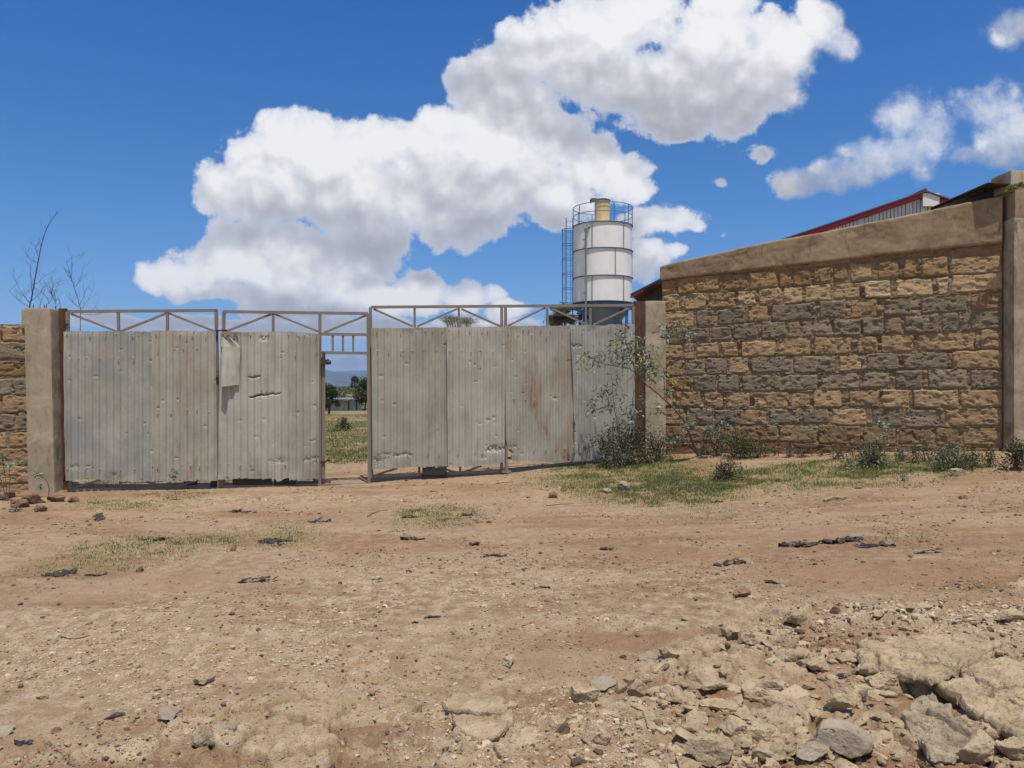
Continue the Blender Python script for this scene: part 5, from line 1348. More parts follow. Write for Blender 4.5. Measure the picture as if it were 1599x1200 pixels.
bush('tiny plant standing alone in the grass, in front of the wide shrub', 'weed', 1410, 752, 12, 20, GREY, 112, 60, .04, .012, 4, name="weed")
bush('tiny green weed at the wall foot beside a thin upright sprig', 'weed', 1283, 712, 20, 12, OLIV, 113, 90, .035, .014, 5, name="weed")

def sprig(label, u, v, pts, ros, seed, d, cols=GREY, r0=.006, name="sprig", group=None, cat='plant'):
    b = gp(u, v); o = empty(name, tuple(b)); tag(o, label, cat, group); P = Plant(seed); P.bark = M['bark']
    for line in pts:
        pp = [b+np.array([0, 0, -.02]) if q is None else at(q[0], q[1], d) for q in line]; P.stem.tube(bez(pp, 12), np.linspace(r0, r0*.35, 12), 5)
    for (uu, vv, rr_, n, L) in ros: rosette(P, at(uu, vv, d), rr_, n, L, L*.2, cols, .8, .8)
    P.finish("foliage", M['leaf'], o); return o
d_ = gp(278, 783)[1]
sprig('lone seedling with narrow leaves standing in front of the leftmost gate leaf', 278, 783, [[None, (274,765), (274,745)], [(274,750), (266,745), (264,741)]], [(274,738,.03,34,.10),(273,746,.03,20,.08),(265,742,.02,8,.05)], 120, d_, GREY)
d_ = gp(76, 776)[1]
sprig('arching leafy sprig growing at the foot of the left gate post', 76, 776, [[None, (77,762), (72,750), (60,740), (40,728), (22,722)], [(66,745), (63,742), (60,738)]], [(60,744,.05,40,.10),(64,760,.05,22,.08),(34,726,.05,36,.10),(18,724,.04,24,.08),(62,765,.04,14,.06)], 121, d_, GREY, .009)
d_ = gp(12, 783)[1]
sprig('clump of leggy stems with pale leaf rosettes in front of the left wall stub', 12, 783, [[None, (9,750), (4,718)], [None, (16,755), (15,730)], [None, (2,750), (-6,725)]], [(6,716,.06,50,.11),(14,728,.05,34,.10),(-6,726,.06,40,.10),(4,740,.05,26,.08)], 122, d_, GREY+[(.30,.30,.12)], .008)
sprig('small pale weed among the stones below the left wall stub', 25, 800, [[None, (25,796)]], [(25,797,.06,50,.09),(18,801,.04,22,.06)], 123, gp(25, 800)[1], OLIV+GREY)
d_ = gp(1268, 711)[1]-.15
sprig('thin upright sprig with a spreading leafy top against the middle of the wall', 1268, 711, [[None, (1270,690), (1268,672)], [(1269,680), (1258,674)], [(1269,680), (1283,670)]], [(1268,671,.10,42,.08),(1257,673,.05,16,.06),(1283,669,.06,20,.07)], 124, d_)
sprig('thin sprig with yellow-green top leaves left of the spreading sprig', 1216, 711, [[None, (1215,690), (1214,675)]], [(1208,665,.08,26,.07),(1214,672,.04,12,.05)], 125, d_)
sprig('curved bare-stemmed sprig rising from the dark compact shrub', 1150, 713, [[None, (1150,690), (1146,672), (1151,655), (1152,642)]], [(1150,637,.11,44,.08),(1186,638,.05,12,.05)], 126, d_+.2)
sprig('tall pale sprig growing out of the rounded grey-green shrub', 1378, 728, [[None, (1382,700), (1378,675), (1374,662)], [(1380,690), (1392,672)]], [(1374,662,.08,46,.10),(1388,670,.08,40,.09),(1380,682,.08,30,.08),(1366,684,.04,12,.07)], 127, gp(1378, 728)[1]-.05, GREY+[(.42,.45,.40)])
# green tuft on the pillar top
tp_ = at(1583, 297, 11.0); o = empty("weed", tuple(tp_)); tag(o, 'green weed growing on top of the tall concrete pillar', 'weed'); P = Plant(130); P.bark = M['bark']
for (du, dv, n) in [(-6, 0, 26), (0, -3, 30), (8, -5, 34), (14, -6, 30), (20, -4, 30)]: rosette(P, tp_+np.array([du*.0092, 0, -dv*.0092+.01]), .03, n, .07, .02, OLIV+[(.22,.26,.05)], .9)
P.stem.tube([tp_+np.array([-.05, .05, 0]), tp_+np.array([.15, 0, .04])], .005, 5); P.finish("foliage", M['leaf'], o)

# ---- bare wispy saplings behind the left wall
def bare_tree(label, pts, d, seed, twigs, r0=.015):
    b = at(*pts[0], d); gz = Hs(b[0], b[1]); o = empty("bare_sapling", (b[0], b[1], gz)); tag(o, label, 'sapling', 'bare saplings behind the left wall')
    mb = MB(); g = np.random.default_rng(seed); main = bez([np.array([b[0]-.05, b[1], gz])]+[at(u, v, d) for u, v in pts], 26); mb.tube(main, np.linspace(r0*1.3, .004, 26), 6)
    tw = MB()
    for (u0, v0, u1, v1) in twigs:
        a, c = at(u0, v0, d), at(u1, v1, d+g.normal()*.3); m_ = (a+c)/2+np.array([0, 0, -.05]); line = bez([a, m_, c], 9); tw.tube(line, np.linspace(.006, .0022, 9), 5)
        for k in range(4):
            i = g.integers(2, 9); p = line[i]; q = p+np.array([g.normal()*.16, g.normal()*.15, g.uniform(.08, .30)]); tw.tube([p, (p+q)/2+g.normal(size=3)*.015, q], [.0026, .002, .0014], 4)
            for j in range(1): r_ = q+np.array([g.normal()*.08, g.normal()*.08, g.uniform(.03, .14)]); tw.tube([(p+q)/2, r_], [.0018, .0012], 4)
    for k in range(9):
        i = g.integers(15, 26); p = main[i]; q = p+np.array([g.normal()*.10, g.normal()*.1, g.uniform(.08, .25)]); tw.tube([p, q], [.003, .0018], 4)
    t = mb.build("trunk", M['twig'], None, True); t2 = tw.build("twigs", M['twig'], None, True); reparent(o, t, t2)
bare_tree('bare thin sapling bending right, tallest of the leafless saplings', [(46,500),(50,465),(58,420),(66,380),(76,352),(92,330)], 18.0, 1, [(48,475,22,435),(48,472,35,455),(50,455,48,412),(58,410,40,395),(52,445,70,430),(50,470,75,440),(47,480,15,455),(60,400,56,385)])
bare_tree('faint bare sapling with forked twigs, right of the tallest sapling', [(126,505),(124,475),(116,448),(110,428),(104,408)], 19.0, 2, [(124,480,105,460),(116,450,128,430),(125,485,145,455),(112,435,112,400),(124,478,135,450),(126,490,165,488),(114,440,100,415)], .008)
bare_tree('small leafless sapling with crossing twigs, between the tall and the faint sapling', [(95,490),(86,470),(79,455)], 17.0, 3, [(88,474,78,448),(75,475,88,452),(92,485,70,462),(62,478,72,446),(80,458,84,440)], .006)

# ---- trees beyond the gate
M['bark2'] = m_paint('tree_bark', (.12,.09,.065), .9, (.07,.05,.04), .5)
def tree(label, u, d, vtop, wpx, seed, cols, n=2600, L=.10, kind='round', vlow=None, trunk=.09, group=None, name="tree"):
    x = (u-800)*d/F; gz = Hs(x, d); o = empty(name, (x, d, gz)); tag(o, label, 'tree', group)
    P = Plant(seed); P.bark = M['bark2']; g = P.g; ht_ = EYE+(600-vtop)*d/F-gz; rx_ = wpx*d/F/2; b = np.array([x, d, gz])
    low = ht_*.35 if vlow is None else EYE+(600-vlow)*d/F-gz
    main = bez([b, b+np.array([.03*ht_, 0, ht_*.35]), b+np.array([0, 0, ht_*.75])], 8); P.stem.tube(main, np.linspace(trunk, trunk*.35, 8), 7)
    tips = []
    for k in range(16):
        a = g.uniform(0, 2*math.pi); f = g.uniform(.25, .95)
        z = low+(ht_-low)*(g.uniform(.7, .95) if kind == 'flat' else g.uniform(.1, .95)); rr_ = rx_*f*(1 if kind == 'flat' else math.sqrt(max(.05, 1-((z-low)/(ht_-low)*1.5-.55)**2)))
        tip = b+np.array([math.cos(a)*rr_, math.sin(a)*rr_, z]); st = main[g.integers(3, 8)]; P.stem.tube(bez([st, (st+tip)/2+np.array([0, 0, -.05*ht_]), tip], 7), np.linspace(trunk*.35, trunk*.08, 7), 5); tips.append(tip)
    cl = [t+g.normal(size=3)*rx_*np.array([.12, .12, .08]) for t in tips for q in range(3)]
    cs = [g.uniform(.6, 1.25) for _ in cl]
    for k in range(n):
        i = g.integers(len(cl)); p = cl[i]+g.normal(size=3)*rx_*np.array([.16, .16, .05 if kind == 'flat' else .15])*cs[i]
        P.leaf(p, g.normal(size=3), L*g.uniform(.6, 1.4), L*.5*g.uniform(.6, 1.2), np.array(cols[g.integers(len(cols))]))
    P.stem_name = 'trunk'; out = P.finish("crown", M['leaf'], o)
    for q in out:
        if q.name.startswith("stem"): q.name = "trunk"
DG = [(.035,.055,.022), (.05,.07,.03), (.07,.09,.035)]; MG = [(.07,.10,.035), (.10,.13,.045), (.13,.15,.06)]
tree('dark bushy evergreen seen through the wicket doorway, left of the low shed', 514, 62, 599, 30, 201, DG, 5200, .16, vlow=636, trunk=.10)
tree('green tree seen through the wicket doorway, standing at the right end of the low shed', 570, 95, 595, 32, 202, DG+MG, 4200, .24, vlow=628, trunk=.12)
tree('slender dark treetop seen through the wicket doorway, behind the low shed', 555, 140, 588, 14, 203, DG, 900, .28, vlow=606, trunk=.14)
tree('flat-topped thorn tree whose crown just shows above the right gate leaf', 722, 44, 498, 66, 204, [(.20,.20,.12), (.26,.25,.16), (.15,.16,.09)], 5600, .055, kind='flat', vlow=512, trunk=.16)
tree('dark green tree showing above the gate beside the silo ladder', 878, 47, 478, 40, 205, DG+MG, 4200, .13, vlow=522, trunk=.14)

def scrub():
    g = np.random.default_rng(8); P = Plant(9); P.bark = M['bark2']; n = 900
    d = g.uniform(150, 340, n); u = g.uniform(350, 760, n)
    for k in range(n):
        x = (u[k]-800)*d[k]/F; z = Hs(x, d[k]); r = g.uniform(.4, 1.3)
        for j in range(34):
            P.leaf(np.array([x, d[k], z+r*.45])+g.normal(size=3)*r*np.array([.5, .5, .32]), g.normal(size=3), r*.42, r*.3, (DG+MG+[(.17,.17,.08)])[g.integers(7)])
    V = np.array(P.L).reshape(-1, 3); m = len(P.L); b = (np.arange(m)*5)[:, None]
    o = np_mesh("scrub", V, [b+np.array([[0, 1, 2, 4]]), b+np.array([[4, 2, 3]])], M['leaf'], attr={'col': np.repeat(np.array(P.C), 5, axis=0)}, smooth=False)
    tag(o, 'far-off green thorn scrub beyond the low shed', 'scrub', kind='stuff')
scrub()
# low weeds in the yard behind the wicket doorway
bush('low scrubby bush in the yard, seen in the middle of the wicket doorway', 'bush', 537, 674, 22, 22, OLIV+DARK, 140, 500, .10, .04, 8, name="yard_bush")
bush('tiny weed in the yard beside the scrubby bush, seen through the wicket doorway', 'weed', 518, 675, 14, 7, OLIV, 141, 120, .08, .03, 4, name="weed")

# ================================================================== ROCKS
RM = {'t': M['rock_tan'], 'g': M['rock_grey'], 'b': M['rock_brown'], 'd': M['rock_dark'], 's': M['rock_smooth']}
def rock(label, u, v, wpx, hpx, kind='t', seed=0, cuts=11, rough=.07, flat=.42, rot=0, bury=.35, sub=4, name="rock", sy=None):
    """angular, weathered stone: a cut block with world-scale roughness, part buried"""
    flat = flat*1.1; bury = bury*.72; b = gp(u, v+hpx*.12); d = b[1]; W_ = wpx*d/F*1.06; hz = W_*flat; vis = hz*(1-bury)
    dep = max((hpx-vis*F/d)*d*d/((EYE-b[2])*F), W_*.5) if sy is None else sy*W_
    dep = min(dep, W_*1.6)
    V, Fc = stone_shape(5 if wpx > 40 else sub, seed, cuts+4, rough*.6); V = V*np.array([W_/2, dep/2, hz/2*1.25])
    a = R(rot); ca, sa = math.cos(a), math.sin(a); V = np.stack([V[:, 0]*ca-V[:, 1]*sa, V[:, 0]*sa+V[:, 1]*ca, V[:, 2]], 1)
    nn = V/(np.array([W_/2, dep/2, hz/2])**2); nn /= np.linalg.norm(nn, axis=1, keepdims=True)+1e-9
    q = V+seed*1.37; am = {'t': 1.0, 'g': .9, 'b': 1.0, 'd': .5, 's': .30}[kind]*min(1, W_/.14)
    V = V+nn*(am*(.010*fbm(q[:, 0]*14, q[:, 1]*14, q[:, 2]*22, 4, seed+2, .6)+.0045*fbm(q[:, 0]*60, q[:, 1]*60, q[:, 2]*80, 3, seed+3, .6)-.008*sstep(fbm(q[:, 0]*24, q[:, 1]*24, q[:, 2]*24, 3, seed+4), .15, .38)))[:, None]
    o = np_mesh(name, V, Fc, RM[kind], smooth=True, sharp=R(38)); o.location = (b[0], b[1], Hf(b[0], b[1])+hz*.62*(1-2*bury)); tag(o, label, 'rock'); return o
def slab(label, pts, th, kind='t', seed=0, tilt=(0, 0), name="rock_slab", rough=1.0, top=.03):
    """weathered plate with an undercut, broken edge; pts = its outline in the photo, at the height of its top"""
    P = np.array([gp(u, v, th)[:2] for u, v in pts]); c = P.mean(0); n = 420; m = 110
    seg = np.linalg.norm(np.roll(P, -1, 0)-P, axis=1); L = np.concatenate([[0], np.cumsum(seg)]); t = np.linspace(0, L[-1], n, endpoint=False)
    Pc = np.vstack([P, P[:1]]); ox = np.interp(t, L, Pc[:, 0]); oy = np.interp(t, L, Pc[:, 1])
    size = np.ptp(P, axis=0).max(); js = .10*size*fbm(t/size*5, t*0, octv=5, seed=seed+40, gain=.5)*np.minimum(1, np.minimum(t, L[-1]-t)/(.1*size)); rn = np.hypot(ox-c[0], oy-c[1])+1e-6
    ox, oy = ox+(ox-c[0])/rn*js, oy+(oy-c[1])/rn*js
    kk = np.hanning(61); kk /= kk.sum(); smo = lambda a: np.convolve(np.concatenate([a[-30:], a, a[:30]]), kk, 'valid')
    V = []; r_in = np.linspace(0.01, 1, m)**.8
    for r in r_in:
        x = c[0]+(ox-c[0])*r; y = c[1]+(oy-c[1])*r; wx, wy = x+.05*fbm(x*5, y*5, octv=3, seed=seed+30), y+.05*fbm(x*5+7, y*5, octv=3, seed=seed+31)
        f1, f2, cid = voronoi(wx*2.6+seed, wy*3.1, seed=seed+32); g1, g2, cid2 = voronoi(wx*8+seed, wy*9, seed=seed+33)
        crack = (1-sstep(f2-f1, .0, .07)); chip = sstep(g2-g1, .0, .3)*cid2
        z = H0(x, y)+th+tilt[0]*(x-c[0])+tilt[1]*(y-c[1])+rough*(top*fbm(x*2.6, y*2.6, octv=3, seed=seed)+.016*(cid-.5)+.010*(chip-.4)-.034*crack*sstep(fbm(x*3, y*3, octv=2, seed=seed+35), -.2, .1)-.010*(1-sstep(g2-g1, .0, .10))*sstep(fbm(x*4, y*4, octv=2, seed=seed+36), -.1, .2)-.007*sstep(fbm(x*26, y*26, octv=3, seed=seed+37), .2, .4)
            +.014*fbm(x*11, y*11, octv=5, seed=seed+1, gain=.62)+.004*fbm(x*60, y*60, octv=3, seed=seed+5, gain=.6)-.016*sstep(fbm(x*7, y*7, octv=4, seed=seed+2), .15, .4))-th*.25*max(0, (r-.955)/.045)**2
        V.append(np.stack([x, y, z], 1))
    edge = V[-1]; sme = np.stack([smo(edge[:, 0]), smo(edge[:, 1]), smo(edge[:, 2])], 1); edge0 = edge; ex, ey = (ox-c[0])/rn, (oy-c[1])/rn
    for (f, ins) in [(ff, .065*sstep(ff, .1, .75)-.03*sstep(ff, 1.0, 1.7)) for ff in np.concatenate([np.linspace(.08, 1.2, 16), [1.5, 1.9]])]:
        edge = edge0*(1-min(1, f*1.6))+sme*min(1, f*1.6)
        zz = edge[:, 2]-(th*.95)*f+.25*th*vnoise(edge[:, 0]*14, edge[:, 1]*14+f*6, seed=seed+9)*min(1, f*2); j = .028*fbm(edge[:, 0]*10+f*1.9, edge[:, 1]*10+f*2.7, octv=4, seed=seed+6, gain=.6)*min(1, f*3)*min(1, th/.08)
        ins = ins*min(1, th/.10)
        V.append(np.stack([edge[:, 0]-ex*ins+ex*j, edge[:, 1]-ey*ins+ey*j, zz], 1))
    nr_ = len(V); V = np.concatenate(V); idx = np.arange(nr_*n).reshape(nr_, n); nx = np.roll(idx, -1, 1)
    q = np.stack([idx[:-1], idx[1:], nx[1:], nx[:-1]], -1).reshape(-1, 4)
    Vc = np.concatenate([V, V[:n].mean(0)[None]]); tri = np.stack([np.full(n, len(V)), idx[0], nx[0]], 1)
    o = np_mesh(name, Vc, [q, tri], RM[kind], sharp=R(50)); tag(o, label, 'rock'); return o

slab('large pale rock slab with a deep undercut front edge, middle right foreground', [(1332,1010),(1345,996),(1400,980),(1470,975),(1540,985),(1580,1000),(1530,1030),(1478,1062),(1452,1068),(1425,1058),(1385,1050),(1352,1046),(1338,1034)], .075, 't', 1, (.0, -.06))
slab('biggest pale pitted rock slab running out of the right edge of the photo', [(1463,1066),(1500,1035),(1560,1020),(1660,1025),(1720,1050),(1720,1140),(1640,1160),(1590,1152),(1550,1126),(1512,1098),(1492,1080)], .085, 't', 2, (.0, -.06))
slab('greyish gravelly boulder set in the ground below the biggest slab', [(1408,1112),(1425,1094),(1455,1086),(1485,1098),(1508,1130),(1516,1160),(1490,1180),(1455,1176),(1425,1150),(1405,1130)], .055, 'g', 3, (0, 0), name="rock", rough=1.2, top=.02)
rock('smooth rounded pale rock at the bottom right, under the biggest slab', 1530, 1185, 92, 66, 't', 40, 9, .05, .5, 10, .35, 5)
rock('broken tan rock in the bottom right corner', 1590, 1192, 60, 46, 't', 41, 9, .07, .5, -20, .3)
rock('white shiny stone chip near the bottom right corner', 1592, 1166, 26, 12, 'g', 42, 8, .05, .35, 0, .3, 3)
rock('large smooth grey rock lying flat at the bottom, right of centre', 1308, 1166, 98, 66, 's', 43, 6, .035, .42, -22, .40, 5)
rock('flat grey rock piece leaning on the large smooth grey rock', 1268, 1184, 66, 34, 's', 44, 9, .04, .3, 14, .4, 5)
rock('rounded tan rock just above the large smooth grey rock', 1308, 1121, 56, 34, 't', 45, 10, .06, .45, -10, .3)
rock('tan rock with a dark lower edge, second above the large smooth grey rock', 1324, 1100, 54, 32, 't', 46, 12, .07, .45, -20, .3)
rock('upright tan rock below the undercut slab edge', 1344, 1088, 32, 34, 't', 47, 12, .06, .7, 10, .3)
rock('pale rock with a sharp crest under the undercut slab', 1385, 1074, 62, 28, 't', 48, 14, .09, .5, -14, .25)
rock('pale sharp shard beside the large smooth grey rock', 1352, 1152, 22, 12, 'g', 49, 8, .05, .3, -20, .2, 3)
rock('long pale rough rock left of the small scoop of bare dirt', 1188, 1095, 58, 26, 't', 50, 14, .08, .34, -12, .3)
rock('flat tan rock behind the long pale rough rock', 1214, 1084, 48, 22, 't', 51, 12, .07, .32, -8, .35)
rock('small lens-shaped tan stone on the bare dirt', 1260, 1074, 26, 11, 't', 52, 9, .05, .32, 0, .25)
rock('blocky tan rock in the middle of the stone field', 1258, 1112, 40, 30, 't', 53, 12, .08, .45, 15, .35)
rock('pale crumbling rock above the black plastic shard', 1280, 1044, 44, 30, 't', 54, 13, .10, .45, 0, .35)
rock('pale crumbly rock left of the crumbling one', 1240, 1036, 52, 26, 't', 55, 13, .10, .4, -18, .4)
rock('cracked cream rock at the top of the stone field', 1242, 978, 34, 30, 't', 56, 12, .09, .6, 10, .3)
rock('flat-faced tan rock at the top of the stone field, left of the cracked cream one', 1176, 1006, 46, 32, 't', 57, 10, .06, .45, 20, .35)
rock('smooth tan rock at the left edge of the stone field top', 1138, 1000, 34, 26, 't', 58, 9, .05, .5, -30, .35)
rock('narrow tan rock wedged beside the slab corner', 1322, 1030, 34, 32, 't', 59, 12, .08, .6, 30, .35)
rock('reddish brown stone at the top of the stone field', 1304, 974, 17, 12, 'b', 60, 9, .07, .6, 0, .2, 3)
rock('large cracked flat tan rock left of the long pale rough one', 1098, 1078, 74, 30, 't', 61, 12, .06, .30, -8, .42)
rock('large tan rock with a straight split, below the large cracked flat one', 1126, 1108, 68, 36, 't', 62, 12, .06, .34, -6, .38)
rock('broad tan rock with a rounded left end in the lower stone cluster', 1090, 1140, 66, 44, 't', 63, 10, .06, .34, -14, .38)
rock('tan rock cut by cracks in the middle of the lower stone cluster', 1148, 1150, 50, 42, 't', 64, 12, .06, .4, -20, .4)
rock('rounded tan rock at the right side of the lower stone cluster', 1190, 1158, 62, 34, 't', 65, 11, .06, .38, -16, .4)
rock('big tan boulder at the bottom edge, left part of the lower stone cluster', 1116, 1186, 88, 52, 't', 66, 11, .07, .42, -10, .35, 5)
rock('tan boulder at the bottom edge, second from the left in the lower cluster', 1204, 1190, 68, 42, 't', 67, 12, .07, .42, 0, .35)
rock('pale topped rock at the bottom edge touching the flat grey piece', 1240, 1176, 46, 28, 't', 68, 12, .07, .35, 10, .35)
rock('small tan rock at the upper edge of the lower stone cluster', 1160, 1134, 34, 22, 't', 69, 11, .07, .4, -20, .35)
rock('flat tan rock touching the left side of the large cracked flat one', 1076, 1096, 36, 36, 't', 70, 11, .06, .3, 10, .4)
rock('wide wedge-shaped rock with a shaded front, centre of the foreground', 970, 1115, 78, 34, 't', 71, 10, .05, .36, -12, .3)
rock('block-shaped rock with a flat top and shaded face, below the wedge-shaped one', 929, 1154, 46, 42, 't', 72, 8, .045, .62, 12, .28)
rock('rounded block of tan rock left of the flat-topped block', 872, 1142, 54, 36, 't', 73, 9, .05, .5, -4, .3)
rock('flat tan rock with a sharp left point, above the rounded block', 916, 1091, 50, 24, 't', 74, 10, .05, .36, -14, .3)
rock('pale facetted rock behind the wedge-shaped one', 996, 1084, 40, 28, 't', 75, 9, .05, .55, 25, .28)
rock('small cube-like rock left of the pale facetted rock', 970, 1080, 22, 18, 't', 76, 8, .05, .65, 0, .25, 3)
rock('small pale rock touching the top of the cube-like one', 982, 1065, 24, 15, 'g', 77, 9, .06, .5, 10, .25, 3)
rock('pale angular rock right of the small pale pair', 1010, 1062, 26, 17, 't', 78, 9, .06, .5, -10, .3, 3)
rock('smooth half-buried flat stone above the pointed flat rock', 946, 1064, 46, 34, 's', 79, 9, .03, .26, 0, .45)
rock('pale cream flat stone on the dirt right of centre', 1012, 1028, 34, 20, 'g', 80, 8, .03, .3, 20, .35)
rock('rounded pale rock with a dark notch at its foot', 1047, 1032, 34, 40, 't', 81, 10, .06, .55, 0, .4)
rock('tan rock at the left side of the stone cluster, right of the wedge-shaped rock', 1050, 1098, 40, 36, 't', 82, 10, .06, .45, 0, .35)
rock('low tan rock at the bottom edge below the cracked plate', 796, 1186, 64, 30, 't', 83, 11, .05, .36, 0, .35)
slab('upper half of the flat cracked plate in the foreground centre', [(690,1094),(704,1082),(745,1080),(782,1088),(796,1102),(772,1112),(735,1112),(700,1106)], .050, 't', 11, (0, 0), top=.008, rough=.4)
slab('lower half of the flat cracked plate with a dark pointed lower edge', [(706,1114),(735,1117),(775,1116),(798,1104),(802,1124),(778,1144),(748,1156),(722,1142),(708,1126)], .055, 't', 12, (0, .01), top=.008, rough=.4)
slab('half-buried flat rock right of the cracked plate', [(786,1136),(812,1126),(842,1134),(850,1154),(822,1166),(795,1160)], .022, 't', 13, top=.01, rough=.5)
slab('smooth half-buried flat stone left of the cracked plate', [(486,1118),(500,1098),(528,1088),(540,1094),(522,1112),(500,1126)], .015, 's', 14, top=.006, rough=.3)
slab('flat half-buried rock at the bottom edge left of centre', [(720,1186),(748,1178),(766,1188),(764,1210),(722,1210)], .03, 't', 15, top=.01, rough=.5)
slab('flat tan rock low in the foreground, left of centre', [(528,1150),(548,1138),(570,1144),(568,1164),(540,1170)], .022, 't', 16, top=.01, rough=.5)
slab('flat pale grey rock with a dark right edge, left foreground', [(322,1146),(334,1130),(358,1124),(376,1130),(366,1148),(344,1160),(326,1158)], .045, 'g', 17, top=.01, rough=.6)
rock('grey angular rock just below the flat pale grey one', 314, 1166, 38, 26, 'g', 84, 9, .05, .5, 15, .28)
rock('leaning grey stone pair in the left foreground', 262, 1122, 30, 34, 's', 85, 8, .04, .45, 50, .35)
rock('long dark-edged stone lying on the dirt, left foreground', 178, 1121, 32, 12, 's', 86, 8, .04, .32, 22, .25)
slab('thin buried grey flagstone beside the long dark-edged stone', [(132,1142),(140,1130),(156,1127),(158,1138),(146,1150)], .008, 's', 18, top=.004, rough=.3)
slab('half-buried grey flagstone at the left edge of the photo', [(-12,1152),(-10,1136),(12,1128),(26,1132),(14,1146),(0,1154)], .012, 's', 19, top=.004, rough=.3)
rock('clod of crumbling earth with a deep shadow, left foreground', 320, 1068, 32, 24, 't', 87, 14, .15, .55, 20, .35)
rock('white pebble on the pale gravel streak, left of centre', 243, 1092, 9, 7, 'g', 88, 7, .04, .7, 0, .2, 3)
rock('brown rounded stone on the thin grass at the left', 218, 891, 12, 10, 'b', 89, 11, .08, .6, 0, .35, 4)
rock('brown stone in the dirt below the leftmost gate leaf', 366, 860, 12, 8, 'b', 90, 8, .05, .7, 0, .2, 3)
rock('pale stone behind the torn dark shard near the left gate post', 156, 804, 12, 9, 'g', 91, 8, .05, .6, 0, .2, 3)
rock('grey-brown stone standing in the grass in front of the right gate leaf', 974, 764, 18, 15, 'g', 92, 8, .05, .72, 0, .42, 4)
rock('pale flat shard of stone leaning in the grass beside the grey-brown stone', 950, 769, 15, 12, 'g', 93, 6, .04, .35, 30, .1, 3)
rock('dark red lump of stone on the dirt in front of the right gate leaf', 864, 776, 14, 9, 'b', 94, 12, .10, .55, 0, .35, 4)
rock('pale block-shaped stone at the grass edge below the wide wall shrub', 1494, 744, 26, 12, 'g', 95, 8, .05, .42, 0, .25, 3)
rock('brown clod beside a dark burnt patch, right foreground', 1158, 926, 26, 18, 'b', 96, 12, .12, .55, 0, .3)
rock('flat pale tile-like stone half buried in the right foreground', 1212, 905, 40, 10, 'g', 97, 7, .03, .16, 0, .35)
rock('crusted lump of pale dirt right of the centre', 796, 1033, 24, 26, 't', 98, 14, .14, .6, 0, .4)
rock('pale crusted stone at the right edge of the photo', 1580, 970, 50, 20, 't', 99, 12, .08, .3, 0, .4)
rock('long low crusted stone at the right, above the biggest slab', 1440, 962, 40, 18, 't', 100, 12, .08, .3, 0, .4)
for i, (u, v, w_, h_, lab) in enumerate([(30,790,34,14,'earth-covered rubble block in front of the left wall stub'),(50,786,40,18,'largest rubble block below the left gate post'),(88,784,30,12,'flat rubble lump at the foot of the left gate post'),(12,775,26,16,'rubble lump at the left photo edge under the wall stub'),(115,786,20,8,'low rubble lump in front of the rusted channel'),(62,800,24,10,'small rubble lump below the largest rubble block')]):
    rock(lab, u, v, w_, h_, 'b', 150+i, 12, .12, .45, 0, .35)

# ---- small loose stones one can still count: copies of a few shapes
def small_stones():
    g = np.random.default_rng(21); protos = []
    for k in range(6):
        for kd in 'tgb':
            V, Fc = stone_shape(4, 700+k*3+ord(kd), 13, .06); V = V*np.array([.5, .38, .24]); me = np_mesh("small_stone", V, Fc, RM[kd], sharp=R(35))
            bpy.context.scene.collection.objects.unlink(me); protos.append((kd, me))
    def put(x, y, s, kd):
        c = [p for q, p in protos if q == kd]; o = c[g.integers(len(c))].copy(); o.scale = (s*g.uniform(.8, 1.2), s*g.uniform(.8, 1.2), s*g.uniform(.8, 1.3))
        o.rotation_euler = (g.normal()*.15, g.normal()*.15, g.uniform(0, 6.28)); o.location = (x, y, Hf(x, y)+s*.07); COL.objects.link(o)
        if kd == 'b': tag(o, 'small dark brown stone lying loose on the dirt', 'stone', 'small dark brown stones on the dirt')
        elif kd == 'g': tag(o, 'small pale grey stone lying loose on the dirt', 'stone', 'small pale stones on the dirt')
        else: tag(o, 'small tan stone lying loose on the dirt', 'stone', 'small tan stones on the dirt')
    n = 0
    while n < 165:      # mostly the rocky foreground
        u, v = g.uniform(0, 1600), g.uniform(930, 1198); b = gp(u, v); rk, tr, pale = masks(b[:1], b[1:2])
        if g.uniform() < .12+.75*rk[0]*(1 if u > 560 else .5): put(b[0], b[1], math.exp(g.normal(math.log(.035), .38)), 'ttg'[g.integers(3)] if g.uniform() < .8 else 'b'); n += 1
    n = 0
    while n < 95:
        u, v = g.uniform(0, 1600), g.uniform(790, 1000); b = gp(u, v)
        put(b[0], b[1], math.exp(g.normal(math.log(.038), .33)), 'b' if g.uniform() < .7 else 'tg'[g.integers(2)]); n += 1
    n = 0
    while n < 120:      # broken rubble filling the stony ground
        u, v = g.uniform(980, 1420), g.uniform(955, 1198)
        if v < 975+.35*(1330-u)*(u < 1330) and g.uniform() < .8: continue
        b = gp(u, v); s = math.exp(g.normal(math.log(.085), .30)); c = [p for q, p in protos if q == 't']; o = c[g.integers(len(c))].copy(); o.name = "broken_rock"
        o.scale = (s*g.uniform(.8, 1.3), s*g.uniform(.8, 1.2), s*g.uniform(.6, 1.1)); o.rotation_euler = (g.normal()*.18, g.normal()*.18, g.uniform(0, 6.28)); o.location = (b[0], b[1], Hf(b[0], b[1])+s*.03); COL.objects.link(o)
        tag(o, 'broken tan rock fragment among the cracked rocks at the lower right', 'rock', 'broken rock fragments between the larger rocks'); n += 1
small_stones()

